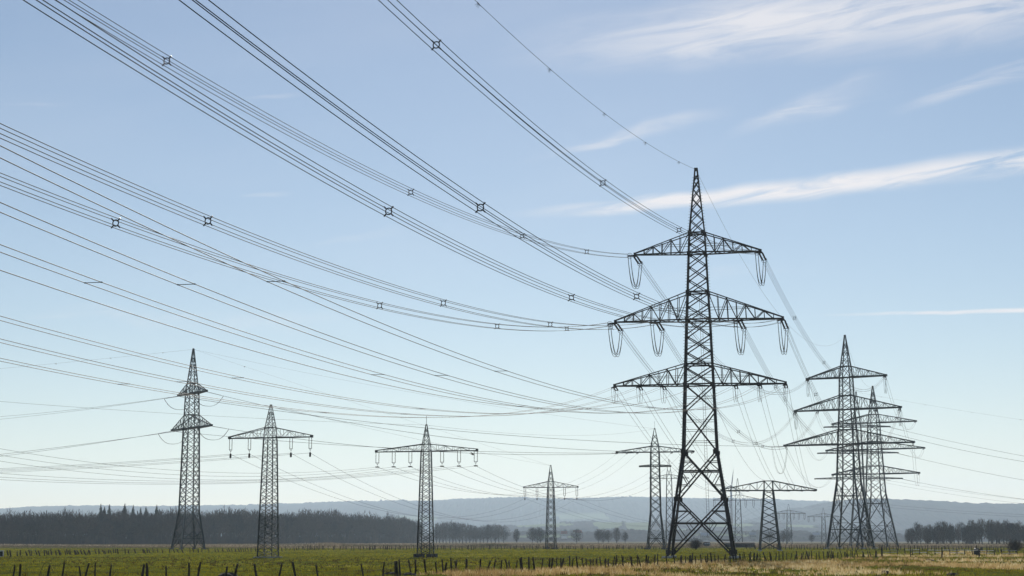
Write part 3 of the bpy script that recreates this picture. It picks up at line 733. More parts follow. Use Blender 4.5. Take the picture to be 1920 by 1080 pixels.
# lines leaving on the right
G_R = 'wires from the overlapping pylons off to the right'
off(PI, 0, 14.4, 2350, 918, 620, (1800, 831), 'conductor_bundle', 'upper wire pair leaving right from the overlapping pylons', G_R, ins=9, rad=.028)
off(PI, 0, 6.0, 2350, 905, 640, (1800, 843), 'conductor_bundle', 'second wire pair leaving right, crossing just under the upper pair', G_R, ins=6, rad=.03)
off(PI, 1, 17.6, 2350, 952, 620, (1800, 877), 'conductor_bundle', 'middle wire pair leaving right from the overlapping pylons', G_R, ins=9, rad=.028)
off(PI, 2, 19.1, 2350, 958, 620, (1800, 919), 'conductor_bundle', 'low wire pair leaving right just above the hills', G_R, ins=9, rad=.028)
off(PI, 2, 10.0, 2350, 962, 640, (1800, 922), 'single_conductor', 'low single wire leaving right just above the hills', G_R, kind='single', ins=6, rad=.028)
off(PI, 2, 4.0, 2350, 966, 640, (1800, 929), 'single_conductor', 'lowest single wire leaving right, touching the ridge line', G_R, kind='single', ins=6, rad=.03)
B = at(2350, 838, 640); s = sag_through(PI.top, B, 1790, 768)
span('earth_wire', 'thin earth wire with three markers leaving right below the contrail', G_R, PI.top, B, max(.3, s), 'single', markers=6, rad=.02, mk_step=24)
for j, (ya, yb) in enumerate(((941, 964), (946, 967))):
    A = at(1560, ya - 6, 900); B = at(2350, yb + 10, 700)
    span('single_conductor', ('upper', 'lower')[j] + ' faint wire crossing the right-hand hill slope', G_R, A, B, 3, 'single', rad=.03)

def jumpers():
    """slack loops that carry the current past the tension strings"""
    for P in (MAIN, PG, PA, PE):
        for key, ends in P.jump.items():
            if len(ends) < 2: continue
            (e0, k0), (e1, k1) = ends[:2]
            a, b = P.Mi @ e0, P.Mi @ e1
            quad = 'quad' in (k0, k1)
            droop = (4.2 if quad else 2.2) if P is MAIN else (8.0 if key == (2, -20.5) else 4.5) if P is PG else 3.2
            sd = (b - a).cross(Vector((0, 0, 1))).normalized() * (.2 if quad else .18)
            offs = [(-1, .18), (1, .18), (-1, -.18), (1, -.18)] if quad and P is MAIN else [(-1, 0), (1, 0)]
            part = None
            for sx, dz in offs:
                acc = Acc(); pts = []
                for i in range(15):
                    t = i / 14; p = a.lerp(b, t) + sd * sx + Vector((0, 0, dz * (1 - (2 * t - 1) ** 4)))
                    p.z -= droop * (1 - abs(2 * t - 1) ** 2.6); pts.append(p)
                acc.tube(pts, (.040 if quad else .020) if P is MAIN else .038, 4)
                part = link('jumper_loop', acc.mesh('jumper_loop', M_WIRE), P.root)
jumpers()

# ------------------------------------------------------------------ trees
def tree_geo(h, rs, limbs=14, subs=5, twigs=8, spread=.30, clear=.22, tw=.09, lean=0.0):
    """bare deciduous tree: returns trunk-and-limb and branch-and-twig accumulators"""
    r = random.Random(rs); T = Acc(); tv = []; tt = []
    n = 6; top = h * r.uniform(.78, .9); pts = []; dx = dy = 0
    for i in range(n + 1):
        t = i / n; dx += r.uniform(-.02, .02) * h * .5; dy += r.uniform(-.02, .02) * h * .5
        pts.append(Vector((dx + lean * h * t, dy, top * t - (.3 if i == 0 else 0))))
    tr = h * .016 + .05
    T.tube(pts, [tr * (1 - .82 * i / n) for i in range(n + 1)], 6)
    def on(t):
        f = t * n; i = min(n - 1, int(f)); return pts[i].lerp(pts[i + 1], f - i)
    def twig(p, d, ln, w):
        s = Vector((r.uniform(-1, 1), r.uniform(-1, 1), r.uniform(-.4, .4))).normalized() * w; k = len(tv)
        e = p + d * ln; mid = p + d * ln * .5 + Vector((r.uniform(-1, 1), r.uniform(-1, 1), r.uniform(-.3, 1))) * ln * .09
        tv.extend([p - s * .5, p + s * .5, mid + s * .28, e]); tt.extend([(k, k + 1, k + 2), (k, k + 2, k + 3)])
    cz = h * (clear + 1.0) / 2; rz = h * (1.0 - clear) / 2; rr_ = h * spread
    lobes = [(r.uniform(0, 6.28), r.uniform(.75, 1.2), r.uniform(-.3, .4)) for _ in range(5)]
    def env(a, e):      # uneven crown outline
        k = 1.0
        for la, ls, le in lobes: k += .22 * (ls - .8) * math.cos(a - la) * math.cos((e - le) * 1.5)
        return k
    for i in range(limbs):
        t = clear * .8 + (.92 - clear * .8) * (i + r.random()) / limbs; p = on(t); a = i * 2.4 + r.uniform(-.5, .5)
        e = math.asin(max(-.75, min(.95, (t * h + h * .18 - cz) / rz))) + r.uniform(-.1, .25); k = env(a, e) * r.uniform(.7, .95)
        q = Vector((rr_ * k * math.cos(e) * math.cos(a), rr_ * k * math.cos(e) * math.sin(a), cz + rz * k * math.sin(e))) + Vector((on(.6).x, on(.6).y, 0))
        if q.z < p.z + .3: q.z = p.z + h * .05
        md = p.lerp(q, .5) + Vector((0, 0, -h * .02)); w0 = tr * (.55 - .4 * t)
        T.tube([p, md, q], [w0, w0 * .6, w0 * .2 + .01], 4, False)
        for j in range(subs):
            u = r.uniform(.35, 1); b0 = p.lerp(md, u * 2) if u < .5 else md.lerp(q, u * 2 - 1)
            d2 = ((q - p).normalized() + Vector((r.uniform(-1, 1), r.uniform(-1, 1), r.uniform(-.2, .9))) * .9).normalized(); twig(b0, d2, h * r.uniform(.08, .16), tw * 1.4)
    org = Vector((on(.6).x, on(.6).y, h * (clear * .7)))
    for k in range(limbs * subs * twigs):
        a = r.uniform(0, 6.283); sz = r.uniform(-1, 1); e = math.asin(sz); rad = r.random() ** .42 * env(a, e)
        q = Vector((on(.6).x + rr_ * rad * math.cos(e) * math.cos(a), on(.6).y + rr_ * rad * math.cos(e) * math.sin(a), cz + rz * rad * sz * .96))
        d = ((q - org).normalized() + Vector((r.uniform(-1, 1), r.uniform(-1, 1), r.uniform(-.5, .8))) * .55).normalized()
        twig(q - d * h * .06, d, h * r.uniform(.06, .13), tw)
    return T, tv, tt
class Kind: pass
def tree_kind(h, rs, **k):
    T, tv, tt = tree_geo(h, rs, **k); K = Kind()
    K.h = h; K.trunk = T.mesh('trunk', M_BARK); K.crown = tri_mesh('crown', [tuple(v) for v in tv], tt, M_TWIG); return K
def place_tree(K, name, label, loc, h, rz, group, squash=1.0):
    t = thing(name, label, 'tree' if 'tree' in name else 'bush', loc, rz, group); s = h / K.h; t.scale = (s * squash, s * squash, s)
    link('trunk', K.trunk, t); link('crown', K.crown, t); return t
KINDS = [tree_kind(22, 11 + i, limbs=16, subs=6, twigs=11, tw=.16, spread=(.34, .29, .37, .31)[i], clear=(.12, .2, .08, .15)[i]) for i in range(4)]
SLIM = [tree_kind(18, 31 + i, limbs=13, subs=5, twigs=13, tw=.15, spread=(.19, .22, .17, .24)[i], clear=(.10, .16, .08, .13)[i]) for i in range(4)]
def woodland():
    """the wood at left, too dense to count: one mass of bare trees"""
    variants = []
    for i in range(6):
        T, tv, tt = tree_geo(22, 60 + i, limbs=8, subs=4, twigs=10, tw=.24, spread=(.25, .29, .22, .31, .27, .24)[i], clear=(.2, .28, .15, .24, .3, .2)[i])
        v = [tuple(x) for x in T.v]; f = []
        for q in T.f:
            for k in range(1, len(q) - 1): f.append((q[0], q[k], q[k + 1]))
        o = len(v); v += [tuple(x) for x in tv]; f += [(a + o, b + o, c + o) for a, b, c in tt]
        variants.append((np.array(v), np.array(f)))
    V = []; Fc = []; o = 0; r = random.Random(5)
    edge = [(-420, 1000), (0, 1060), (300, 1180), (500, 1340), (700, 1620), (795, 1800)]
    top = [(-420, 948), (0, 951), (150, 952), (300, 951), (420, 950), (500, 951), (600, 954), (700, 958), (760, 963), (795, 972)]
    for row in range(7):
        px = -400.0
        while px < 788:
            Y = interp(edge, px) + row * 11 + r.uniform(-4, 4)
            hh = (zat(interp(top, px), interp(edge, px))) * r.uniform(.84, 1.04) * (.86 + .03 * row) * (1 + .10 * mnoise.noise((px * .02, row * .3, 2.0)) + .13 * mnoise.noise((px * .06, row * .7, 7.0)))
            v, f = variants[r.randrange(6)]; s = hh / 22.5; a = r.uniform(0, 6.28); c, sn = math.cos(a), math.sin(a)
            x = (v[:, 0] * c - v[:, 1] * sn) * s * 1.05 + (px - CX) / F * Y; y = (v[:, 0] * sn + v[:, 1] * c) * s + Y
            V.append(np.c_[x, y, v[:, 2] * s - .3]); Fc.append(f + o); o += len(v)
            px += 5.2 / Y * F * r.uniform(.7, 1.35)
    # undergrowth along the edge
    n = 17000; px = rng.uniform(-400, 788, n); Y = np.array([interp(edge, p) for p in px]) + rng.uniform(-7, 60, n)
    X = (px - CX) / F * Y; h = rng.uniform(1.5, 8, n); w = rng.uniform(.2, .7, n); lx = rng.normal(0, .8, n); ly = rng.normal(0, .8, n)
    v = np.stack([np.c_[X - w, Y, np.full(n, -.3)], np.c_[X + w, Y, np.full(n, -.3)], np.c_[X + lx, Y + ly, h]], 1).reshape(-1, 3)
    V.append(v); Fc.append(np.arange(n * 3).reshape(-1, 3) + o)
    me = tri_mesh('woodland', np.concatenate(V), np.concatenate(Fc), M_TWIG)
    link('woodland', me, kind='stuff', label='dense bare winter wood along the left edge of the meadow', category='wood')
woodland()
def spruce(px, py_top, Y, i):
    h = zat(py_top, Y); p = at(px, 1013, Y); p.z = 0; r = random.Random(i)
    t = thing('spruce_tree', f'dark pointed spruce rising above the bare wood, number {i + 1} from the left'.replace('number 1 ', 'first ').replace('number 2', 'second').replace('number 3', 'third').replace('number 4', 'fourth').replace('number 5', 'fifth').replace('number 6', 'sixth').replace('number 7', 'seventh').replace('number 8', 'eighth'), 'tree', p, r.uniform(0, 6), 'spruces above the wood')
    a = Acc(); a.tube([(0, 0, -.3), (0, 0, h * .98)], [.3, .05], 6); link('trunk', a.mesh('trunk', M_BARK), t)
    tv = []; tt = []
    for k in range(260):
        z = h * (.25 + .75 * (k / 260) ** .8); ln = (h - z) * (.20 + .02 * (i % 4)) * r.uniform(.3, 1.5) + .3; an = k * 2.4; d = Vector((math.cos(an), math.sin(an), -.55)); sd = Vector((-math.sin(an) * .3, math.cos(an) * .3, .25)) * ln
        o = len(tv); b = Vector((0, 0, z)); tv += [b, b + d * ln * .6 + sd, b + d * ln, b + d * ln * .6 - sd]; tt += [(o, o + 1, o + 2), (o, o + 2, o + 3)]
    link('crown', tri_mesh('crown', [tuple(v) for v in tv], tt, M_SPRUCE), t)
for i, (px, py) in enumerate(((187, 944), (194, 949), (203, 945), (232, 943), (248, 946), (262, 951), (272, 949), (292, 946))): spruce(px, py, 1215 + 6 * i, i)
# rows and single trees beyond the meadow
ORD = ['first', 'second', 'third', 'fourth', 'fifth', 'sixth', 'seventh', 'eighth', 'ninth', 'tenth', 'eleventh', 'twelfth', 'thirteenth', 'fourteenth', 'fifteenth', 'sixteenth', 'seventeenth', 'eighteenth', 'nineteenth', 'twentieth']
def far_tree(px, row, Y, kind, name, label, group, squash=1.0):
    p = at(px, 1013, Y); p.z = -.35; place_tree(kind, name, label, p, zat(row, Y) * 1.02, random.uniform(0, 6.28), group, squash)
r = random.Random(3)
row1 = [(818, 980), (824, 978), (831, 977), (837, 979), (843, 976), (849, 978), (855, 977), (861, 980), (868, 979), (874, 981), (881, 982), (887, 983), (893, 985), (900, 987), (907, 984), (914, 982), (921, 981), (929, 981), (936, 982), (944, 984)]
for i, (px, row) in enumerate(row1):
    far_tree(px, row, 1820 + r.uniform(-30, 30), (SLIM + KINDS[:1])[i % 5], 'bare_tree', f'hazy bare tree in the row beyond the six-insulator pylon, {ORD[i]} from the left', 'row of trees beyond the meadow', 1.25)
singles = [(969, 990, 'small round bare tree standing alone right of the tree row'), (998, 988, 'bare tree left of the distant slim pylon'), (1008, 986, 'tallest bare tree close left of the distant slim pylon'), (1014, 990, 'low bare tree touching the distant slim pylon'),
           (1081, 991, 'rounded lone bare tree right of the distant slim pylon'), (1122, 991, 'bare tree at the left end of the small clump'), (1131, 990, 'second bare tree of the small clump'), (1140, 993, 'third bare tree of the small clump'), (1156, 987, 'tallest slim tree of the small clump'), (1172, 996, 'low tree at the right end of the small clump'),
           (1443, 994, 'hazy bare tree behind the low stocky pylon'), (1468, 996, 'hazy bare tree right of the low stocky pylon'), (1476, 990, 'hazy round tree behind the far pylon beside the stocky one'), (1522, 1001, 'small dark round bush-like tree left of the large right pylon')]
for i, (px, row, lab) in enumerate(singles):
    far_tree(px, row, 1500, (SLIM if i in (8, 0) else KINDS)[i % 4], 'bare_tree', lab, 'scattered trees beyond the meadow', 1.25)
def copse():
    xs = [(1702, 987), (1710, 984), (1718, 981), (1726, 984), (1734, 982), (1742, 981), (1750, 983), (1758, 981), (1766, 980), (1774, 982), (1782, 981), (1790, 980), (1798, 982), (1806, 980), (1814, 981), (1822, 977), (1829, 975), (1837, 976), (1844, 974), (1852, 976), (1859, 973), (1867, 975), (1874, 974), (1882, 976), (1889, 975), (1897, 979), (1904, 980), (1912, 979), (1921, 981)]
    num = ORD + ['twenty-first', 'twenty-second', 'twenty-third', 'twenty-fourth', 'twenty-fifth', 'twenty-sixth', 'twenty-seventh', 'twenty-eighth', 'twenty-ninth']
    for i, (px, row) in enumerate(xs):
        far_tree(px + r.uniform(-2, 2), row - r.uniform(-3, 5), 1080 + r.uniform(-8, 8), (SLIM + KINDS[1:2])[i % 5], 'bare_tree', f'slim bare tree at the front of the right copse, {num[i]} from the left', 'copse at the right edge', r.uniform(.85, 1.2))
    V = []; Fc = []; o = 0
    T, tv, tt = tree_geo(16, 91, limbs=9, subs=4, twigs=12, tw=.16, spread=.22, clear=.06); v0 = [tuple(x) for x in T.v]; f0 = []
    for q in T.f:
        for k in range(1, len(q) - 1): f0.append((q[0], q[k], q[k + 1]))
    oo = len(v0); v0 += [tuple(x) for x in tv]; f0 += [(a + oo, b + oo, c + oo) for a, b, c in tt]; v0 = np.array(v0); f0 = np.array(f0)
    for k in range(120):
        px = r.uniform(1700, 2300); Y = 1096 + r.uniform(0, 70); s = zat(interp(xs, px), 1080) / 16 * r.uniform(.85, 1.05); a = r.uniform(0, 6.28); c, sn = math.cos(a), math.sin(a)
        V.append(np.c_[(v0[:, 0] * c - v0[:, 1] * sn) * s * 1.2 + (px - CX) / F * Y, (v0[:, 0] * sn + v0[:, 1] * c) * s + Y, v0[:, 2] * s - .3]); Fc.append(f0 + o); o += len(v0)
    link('copse_depth', tri_mesh('copse_depth', np.concatenate(V), np.concatenate(Fc), M_TWIG), kind='stuff', label='crowded bare trees filling the depth of the copse at right', category='wood')
copse()
def bush(px, py, top, K, label, sq, stems=9):
    p = on_ground(px, py); Y = p.y; h = zat(top, Y); t = thing('bare_bush', label, 'bush', p, 1.0)
    T = Acc(); tv = []; tt = []; rr = random.Random(int(px))
    for k in range(stems):
        g, v, f = tree_geo(h * rr.uniform(.6, 1), int(px) + k, limbs=9, subs=4, twigs=9, tw=.05, spread=.42, clear=.08, lean=rr.uniform(-.4, .4))
        o = Vector((rr.uniform(-1, 1) * sq, rr.uniform(-1, 1) * sq, 0)); T.add([x if isinstance(x, Vector) else Vector(x) + o for x in [Vector(q) for q in g.v]], g.f)
        b = len(tv); tv += [x + o for x in v]; tt += [(i + b, j + b, l + b) for i, j, l in f]
    link('stems', T.mesh('stems', M_BARK), t); link('crown', tri_mesh('crown', [tuple(v) for v in tv], tt, M_TWIG), t)
bush(1305, 1031, 1005, None, 'leafless grey bush framed between the legs of the tallest pylon', 1.4, 12)
bush(1905, 1036, 1003, None, 'dark leafless bush at the right frame edge', 1.0)

# ------------------------------------------------------------------ grass, straw and reeds
M_GRASS = mat_tone('grass', [(0.0, (.05, .035, .016)), (.22, (.125, .105, .012)), (.5, (.185, .178, .012)), (.8, (.25, .235, .02)), (1.0, (.32, .27, .09))], .5)
M_STRAW = mat_tone('straw', [(0.0, (.12, .075, .035)), (.35, (.34, .225, .09)), (.7, (.52, .37, .16)), (1.0, (.68, .57, .35))], .5)
M_REED = mat_tone('reed', [(0.0, (.055, .05, .028)), (.35, (.10, .085, .045)), (.6, (.20, .155, .10)), (1.0, (.34, .27, .18))], .4)
FENCE = [(-160, 1090), (0, 1090), (400, 1089), (640, 1086), (740, 1081), (830, 1077), (900, 1075), (1000, 1072), (1100, 1067), (1200, 1063), (1300, 1058), (1400, 1053.5), (1500, 1050), (1600, 1046.5), (1700, 1043), (1800, 1040), (1920, 1038), (2080, 1036)]
def fence_row(px): return interp(FENCE, px)
def tufts(X, Y, h, w, tone, blades, spread, lean):
    n = len(X); B = blades
    ang = rng.uniform(0, 2 * np.pi, (n, B)); r_ = rng.uniform(0, 1, (n, B)) * spread[:, None]
    bx = X[:, None] + np.cos(ang) * r_; by = Y[:, None] + np.sin(ang) * r_
    hh = h[:, None] * rng.uniform(.55, 1.15, (n, B)); ww = w[:, None] * rng.uniform(.6, 1.3, (n, B))
    lx = rng.normal(0, 1, (n, B)) * lean * hh; ly = rng.normal(0, 1, (n, B)) * lean * hh
    da = rng.uniform(-.7, .7, (n, B)); cx, cy = np.cos(da) * ww, np.sin(da) * ww
    z = np.full((n, B), -.18)
    v = np.stack([np.stack([bx - cx, by - cy, z], -1), np.stack([bx + cx, by + cy, z], -1), np.stack([bx + lx, by + ly, hh], -1)], 2).reshape(-1, 3)
    t = np.repeat(np.clip(tone[:, None] + rng.normal(0, .10, (n, B)), 0, 1).ravel(), 3)
    return v, np.arange(len(v)).reshape(-1, 3), t
def vnoise(X, Y, s, seed):
    return np.array([mnoise.noise((x * s, y * s, seed)) for x, y in zip(X, Y)])
def grass():
    n = 62000
    Y = np.exp(rng.uniform(math.log(104), math.log(545), n)); px = rng.uniform(-160, 2080, n); X = (px - CX) / F * Y
    py = np.array([proj((x, y, 0))[1] for x, y in zip(X, Y)]); fr = np.array([fence_row(p) for p in px])
    n1 = vnoise(X, Y * .4, .12, 1.0); n2 = vnoise(X, Y * .5, .035, 5.0); n3 = vnoise(X, Y, .9, 8.0)
    # straw in front of and along the fence, more to the right
    front = py - fr
    straw = np.where(front > 1.0, .05 + .50 * np.clip((px - 950) / 550, 0, 1) * np.clip(1.25 - front / 26, .3, 1), 0) + np.where(np.abs(front + 1.5) < 3.2, .40 * np.clip((px - 680) / 250, 0, 1), 0)
    band = np.exp(-((py - np.interp(px, [1350, 1500, 1700, 1920, 2080], [1062, 1060, 1061, 1064, 1065])) / 4.0) ** 2) * np.clip((px - 1330) / 150, 0, 1)
    low = (front > 6) & (px > 1380); straw = np.where(low & (band < .25), straw * .45, straw)
    straw = np.clip(straw * .75 + band * .95 + n1 * .75 + n2 * .45, 0, 1)
    is_straw = (rng.random(n) < np.clip(straw * 1.5 - .35, 0, 1)) & ((front > -5) | (band > .2))
    g = ~is_straw
    patch = .5 + .42 * n1[g] + .30 * n2[g] + rng.normal(0, .14, g.sum())
    brown = (n3[g] + .3 * n2[g] > .24) & (Y[g] < 270) & (rng.random(g.sum()) < .8); patch = np.where(brown, .0, patch); hg = np.where(brown, rng.uniform(.10, .24, g.sum()), rng.uniform(.05, .14, g.sum())) * (1 + Y[g] / 900)
    v, f, t = tufts(X[g], Y[g], hg, .020 + Y[g] * .00022, patch, 4, .15 + Y[g] * .0006, .5)
    link('grass', tri_mesh('grass', v, f, M_GRASS, t), kind='stuff', label='short green pasture grass covering the meadow', category='grass')
    s = is_straw; hs = rng.uniform(.12, .34, s.sum()) * (1 + np.clip(n1[s], 0, 1)); 
    v1, f1, t1 = tufts(X[s], Y[s], hs, .016 + Y[s] * .00016, .40 + .18 * np.clip((px[s] - 1250) / 250, 0, 1) + .40 * n2[s] + .25 * n1[s] + .12 * band[s] + rng.normal(0, .22, s.sum()), 7, .18 + Y[s] * .0006, .45)
    # taller dead stalks before the fence
    m = 1700; px = rng.uniform(840, 2080, m); row = np.array([fence_row(p) for p in px]) + np.abs(rng.normal(0, 7, m)) + .8
    P = np.array([tuple(on_ground(a, b)) for a, b in zip(px, row)]); c = vnoise(P[:, 0], P[:, 1], .25, 2.2); keep = c > -.02; P = P[keep]
    hm = np.where(px[keep] < 1400, .62, .38) * rng.uniform(.5, 1.15, len(P))
    v2, f2, t2 = tufts(P[:, 0], P[:, 1], hm, np.full(len(P), .018), .30 + .25 * c[keep] + rng.normal(0, .1, len(P)), 9, np.full(len(P), .22), .22)
    link('dry_grass', tri_mesh('dry_grass', np.concatenate([v1, v2]), np.concatenate([f1, f2 + len(v1)]), M_STRAW, np.concatenate([t1, t2])), kind='stuff', label='dry straw coloured grass along and before the near fence', category='grass')
    # reed belt in front of the woods
    m = 30000; Y = np.exp(rng.uniform(math.log(560), math.log(1500), m)); px = rng.uniform(-300, 2220, m); X = (px - CX) / F * Y
    c = vnoise(X, Y * .35, .016, 4.4); hm = (.16 + .85 * np.clip(c + .05, 0, 1)) * rng.uniform(.6, 1.2, m)
    mound = np.exp(-((px - 620) / 45) ** 2) * (Y > 800) * (Y < 1000); hm = hm + mound * 1.4
    mound2 = np.exp(-((px - 925) / 35) ** 2) * (Y > 800) * (Y < 1000); hm = hm + mound2 * .9
    tone = np.clip(.5 + .35 * c + rng.normal(0, .13, m) + mound * .25 - mound2 * .25, 0, 1)
    v, f, t = tufts(X, Y, hm, .06 + Y * .0002, tone, 4, np.full(m, .9), .18)
    link('reeds', tri_mesh('reeds', v, f, M_REED, t), kind='stuff', label='pale dry reed belt between the meadow and the woods', category='reeds')
grass()

# ------------------------------------------------------------------ fences
def post_mesh(seed, h=1.0, r0=.075):
    rr = random.Random(seed); a = Acc(); n = 7; rings = 4; pts = []; rad = []
    bx, by = rr.uniform(-.05, .05), rr.uniform(-.05, .05)
    for i in range(rings + 1):
        t = i / rings; pts.append((bx * math.sin(t * 3), by * math.sin(t * 3), -.35 + (h + .35) * t)); rad.append(r0 * (1.12 - .25 * t) * rr.uniform(.9, 1.1))
    a.tube(pts, rad, n); a.v = [(x + rr.uniform(-.012, .012), y + rr.uniform(-.012, .012), z + (rr.uniform(-.06, .06) if z > h * .95 else 0)) for x, y, z in a.v]
    return a.mesh('fence_post', M_POST)
POSTS = [post_mesh(i) for i in range(6)]
def fence(name, label, spots, hrange, lean, group, strands=(.55, .95), bias=0.0, wire=True, r_=1.0):
    p0_ = on_ground(*spots[0][:2]); root = thing(name, label, 'fence', p0_, 0, group); prev = None; acc = Acc(); rr = random.Random(len(spots))
    tops = []
    for s in spots:
        g = on_ground(s[0], s[1]) - p0_; h = rr.uniform(*hrange); lx = rr.gauss(bias, lean) if len(s) < 3 else s[2]; ly = rr.gauss(0, lean * .6)
        M = Matrix.Translation(g) @ Matrix.Rotation(lx, 4, 'Y') @ Matrix.Rotation(ly, 4, 'X') @ Matrix.Rotation(rr.uniform(0, 6), 4, 'Z') @ Matrix.Diagonal((r_ * rr.uniform(.75, 1.35), r_ * rr.uniform(.75, 1.35), h, 1))
        link('fence_post', POSTS[rr.randrange(6)], root, M)
        tops.append([g + Vector((lx * h * k, 0, h * k)) for k in strands])
    if wire:
        for a_, b_ in zip(tops, tops[1:]):
            if (a_[0] - b_[0]).length > 14: continue
            for k in range(len(strands)):
                m_ = (a_[k] + b_[k]) / 2 - Vector((0, 0, .05)); acc.tube([a_[k], m_, b_[k]], .011, 3, False)
        link('fence_wire', acc.mesh('fence_wire', M_POST), root)
near = [22, 35, 88, 115, 152, 159, 179, 206, 265, 275, 311, 353, 371, 420, 441, 483, 521, 557, 595, 682, 718, 742, 746, 751, 772, 778, 800, 820, 832, 836, 847, 854, 858, 877, 899, 912, 926, 940, 953, 958, 966, 976]
near += [940 + z / 3.84 for z in (140, 150, 195, 238, 283, 340, 353, 400, 425, 435, 487, 505, 550, 592, 612, 640, 660, 690, 722, 750, 768, 805, 820, 868, 885, 935, 945, 982, 1005, 1045, 1055, 1100, 1130, 1195, 1245, 1290, 1302, 1330, 1350, 1358, 1375, 1400, 1440, 1475, 1485, 1520, 1540, 1560, 1605, 1650, 1672, 1690, 1712)]
rr = random.Random(8); x = 1389.0
while x < 1655: near.append(x); x += rr.choice((2.2, 4, 5, 7, 8.5))
near = [-120, -85, -50, -22] + near
leans = {22: .12, 35: .06, 88: .10, 265: .12, 371: .12, 420: .18, 441: .14, 483: -.22, 595: -.12, 820: -.14, 912: .32}
fence('field_fence', 'near fence of crooked dark wooden posts running across the meadow foreground', [(p, fence_row(p) + rr.uniform(-.8, .8)) + ((leans[p],) if p in leans else ()) for p in near], (.85, 1.22), .12, 'field fences', r_=.84)
far1 = []; x = -60.0
while x < 600: far1.append((x, interp([(-60, 1045), (0, 1043.5), (150, 1040), (300, 1037), (450, 1035), (600, 1031.5)], x) + rr.uniform(-.7, .7))); x += rr.choice((3.5, 5, 7, 9, 13))
fence('field_fence', 'far fence of small posts all leaning one way below the dense wood', far1, (.75, 1.05), .16, 'field fences', bias=-.26, r_=1.3)
far2 = []; x = 560.0
while x < 1240: far2.append((x, 1031.0 - .8 * (x > 900) + rr.uniform(-.5, .5))); x += rr.choice((2.5, 4, 5, 7, 10))
fence('field_fence', 'far fence line of low dark posts between the slim pylons', far2, (.9, 1.3), .10, 'field fences', r_=1.4, strands=(.35, .6, .9))
far3 = []; x = 1400.0
while x < 1900: far3.append((x, interp([(1400, 1030), (1650, 1031), (1750, 1033), (1900, 1036)], x) + rr.uniform(-.6, .6))); x += rr.choice((3, 4.5, 6, 8))
fence('field_fence', 'far fence behind the large right pylon with thin upright posts', far3, (1.0, 1.5), .10, 'field fences', r_=1.3)
fence('field_fence', 'sparse tall posts at right behind the straw band', [(1653, 1046), (1708, 1045), (1766, 1046.5), (1836, 1048), (1925, 1049)], (1.45, 1.6), .02, 'field fences', strands=(.3, .6, .9), r_=1.25)
def rail_fence():
    rr = random.Random(4); p0_ = on_ground(1655, 1041); root = thing('rail_fence', 'pale grey timber rails on short posts at right beyond the sparse posts', 'fence', p0_, 0, 'field fences')
    M_RAIL = mat_noise('grey_timber', (.30, .29, .28), (.50, .49, .47), 3, .7)
    xs = list(range(1655, 1935, 14))
    for x in xs: link('fence_post', POSTS[rr.randrange(6)], root, Matrix.Translation(on_ground(x, interp([(1655, 1041), (1930, 1043.5)], x)) - p0_) @ Matrix.Diagonal((1.1, 1.1, 1.1, 1)))
    for x0, x1 in zip(xs, xs[1:]):
        for z in ((.95,) if rr.random() < .75 else ()) + ((.5,) if rr.random() < .5 else ()):
            a = on_ground(x0, interp([(1655, 1041), (1930, 1043.5)], x0)) - p0_; b = on_ground(x1, interp([(1655, 1041), (1930, 1043.5)], x1)) - p0_
            acc = Acc(); acc.tube([a + Vector((0, 0, z + rr.uniform(-.06, .06))), b + Vector((0, 0, z + rr.uniform(-.06, .06)))], .05, 5); link('rail', acc.mesh('rail', M_RAIL), root)
rail_fence()

# ------------------------------------------------------------------ small things in the meadow
M_SOIL = mat_noise('dark_soil', (.016, .012, .009), (.035, .026, .018), 6, 1.0)
def molehill(px, py, w, h, label):
    p = on_ground(px, py); a = Acc(); n, m_ = 16, 6; w *= .8; h *= .75; rr = random.Random(int(px)); vs = []; fs = []
    for j in range(m_):
        t = j / (m_ - 1); rad = w / 2 * math.cos(t * math.pi / 2) ** .8
        for i in range(n):
            k = rr.uniform(.85, 1.15); vs.append((rad * k * math.cos(6.283 * i / n) * 1.2, rad * k * math.sin(6.283 * i / n), -.1 + (h + .1) * math.sin(t * math.pi / 2) * rr.uniform(.85, 1.1)))
    for j in range(m_ - 1):
        for i in range(n): fs.append((j * n + i, j * n + (i + 1) % n, (j + 1) * n + (i + 1) % n, (j + 1) * n + i))
    a.add(vs, fs); o = link('molehill', a.mesh('molehill', M_SOIL), label=label, category='molehill', group='heaps of dark soil'); o.location = p
molehill(1657, 1075, 1.3, .30, 'dark soil heap in the green patch at lower right')
molehill(1786, 1079, 1.1, .26, 'dark soil heap at the bottom edge, rightmost of the heaps')
molehill(428, 1082, 1.6, .42, 'dark soil heap between two leaning posts at lower left')
molehill(735, 1078, 1.5, .30, 'soil heap at the foot of the near fence, left of a post group')
molehill(768, 1080, 1.2, .34, 'soil heap at the foot of the near fence beside paired posts')
molehill(1742, 1052, 1.6, .30, 'low dark soil heap at the edge of the straw band')
def bent_stem():
    p = on_ground(72, 1086); a = Acc(); pts = []
    for i in range(14):
        t = i / 13; pts.append((1.05 * t, .1 * t, 1.15 * math.sin(math.pi * min(1, t * .92) ** .85) - .02))
    a.tube(pts, [.022 - .012 * i / 13 for i in range(14)], 5); o = link('bent_stem', a.mesh('bent_stem', M_POST), label='thin stem bent into a hoop beside a near fence post at left', category='stem'); o.location = p
bent_stem()
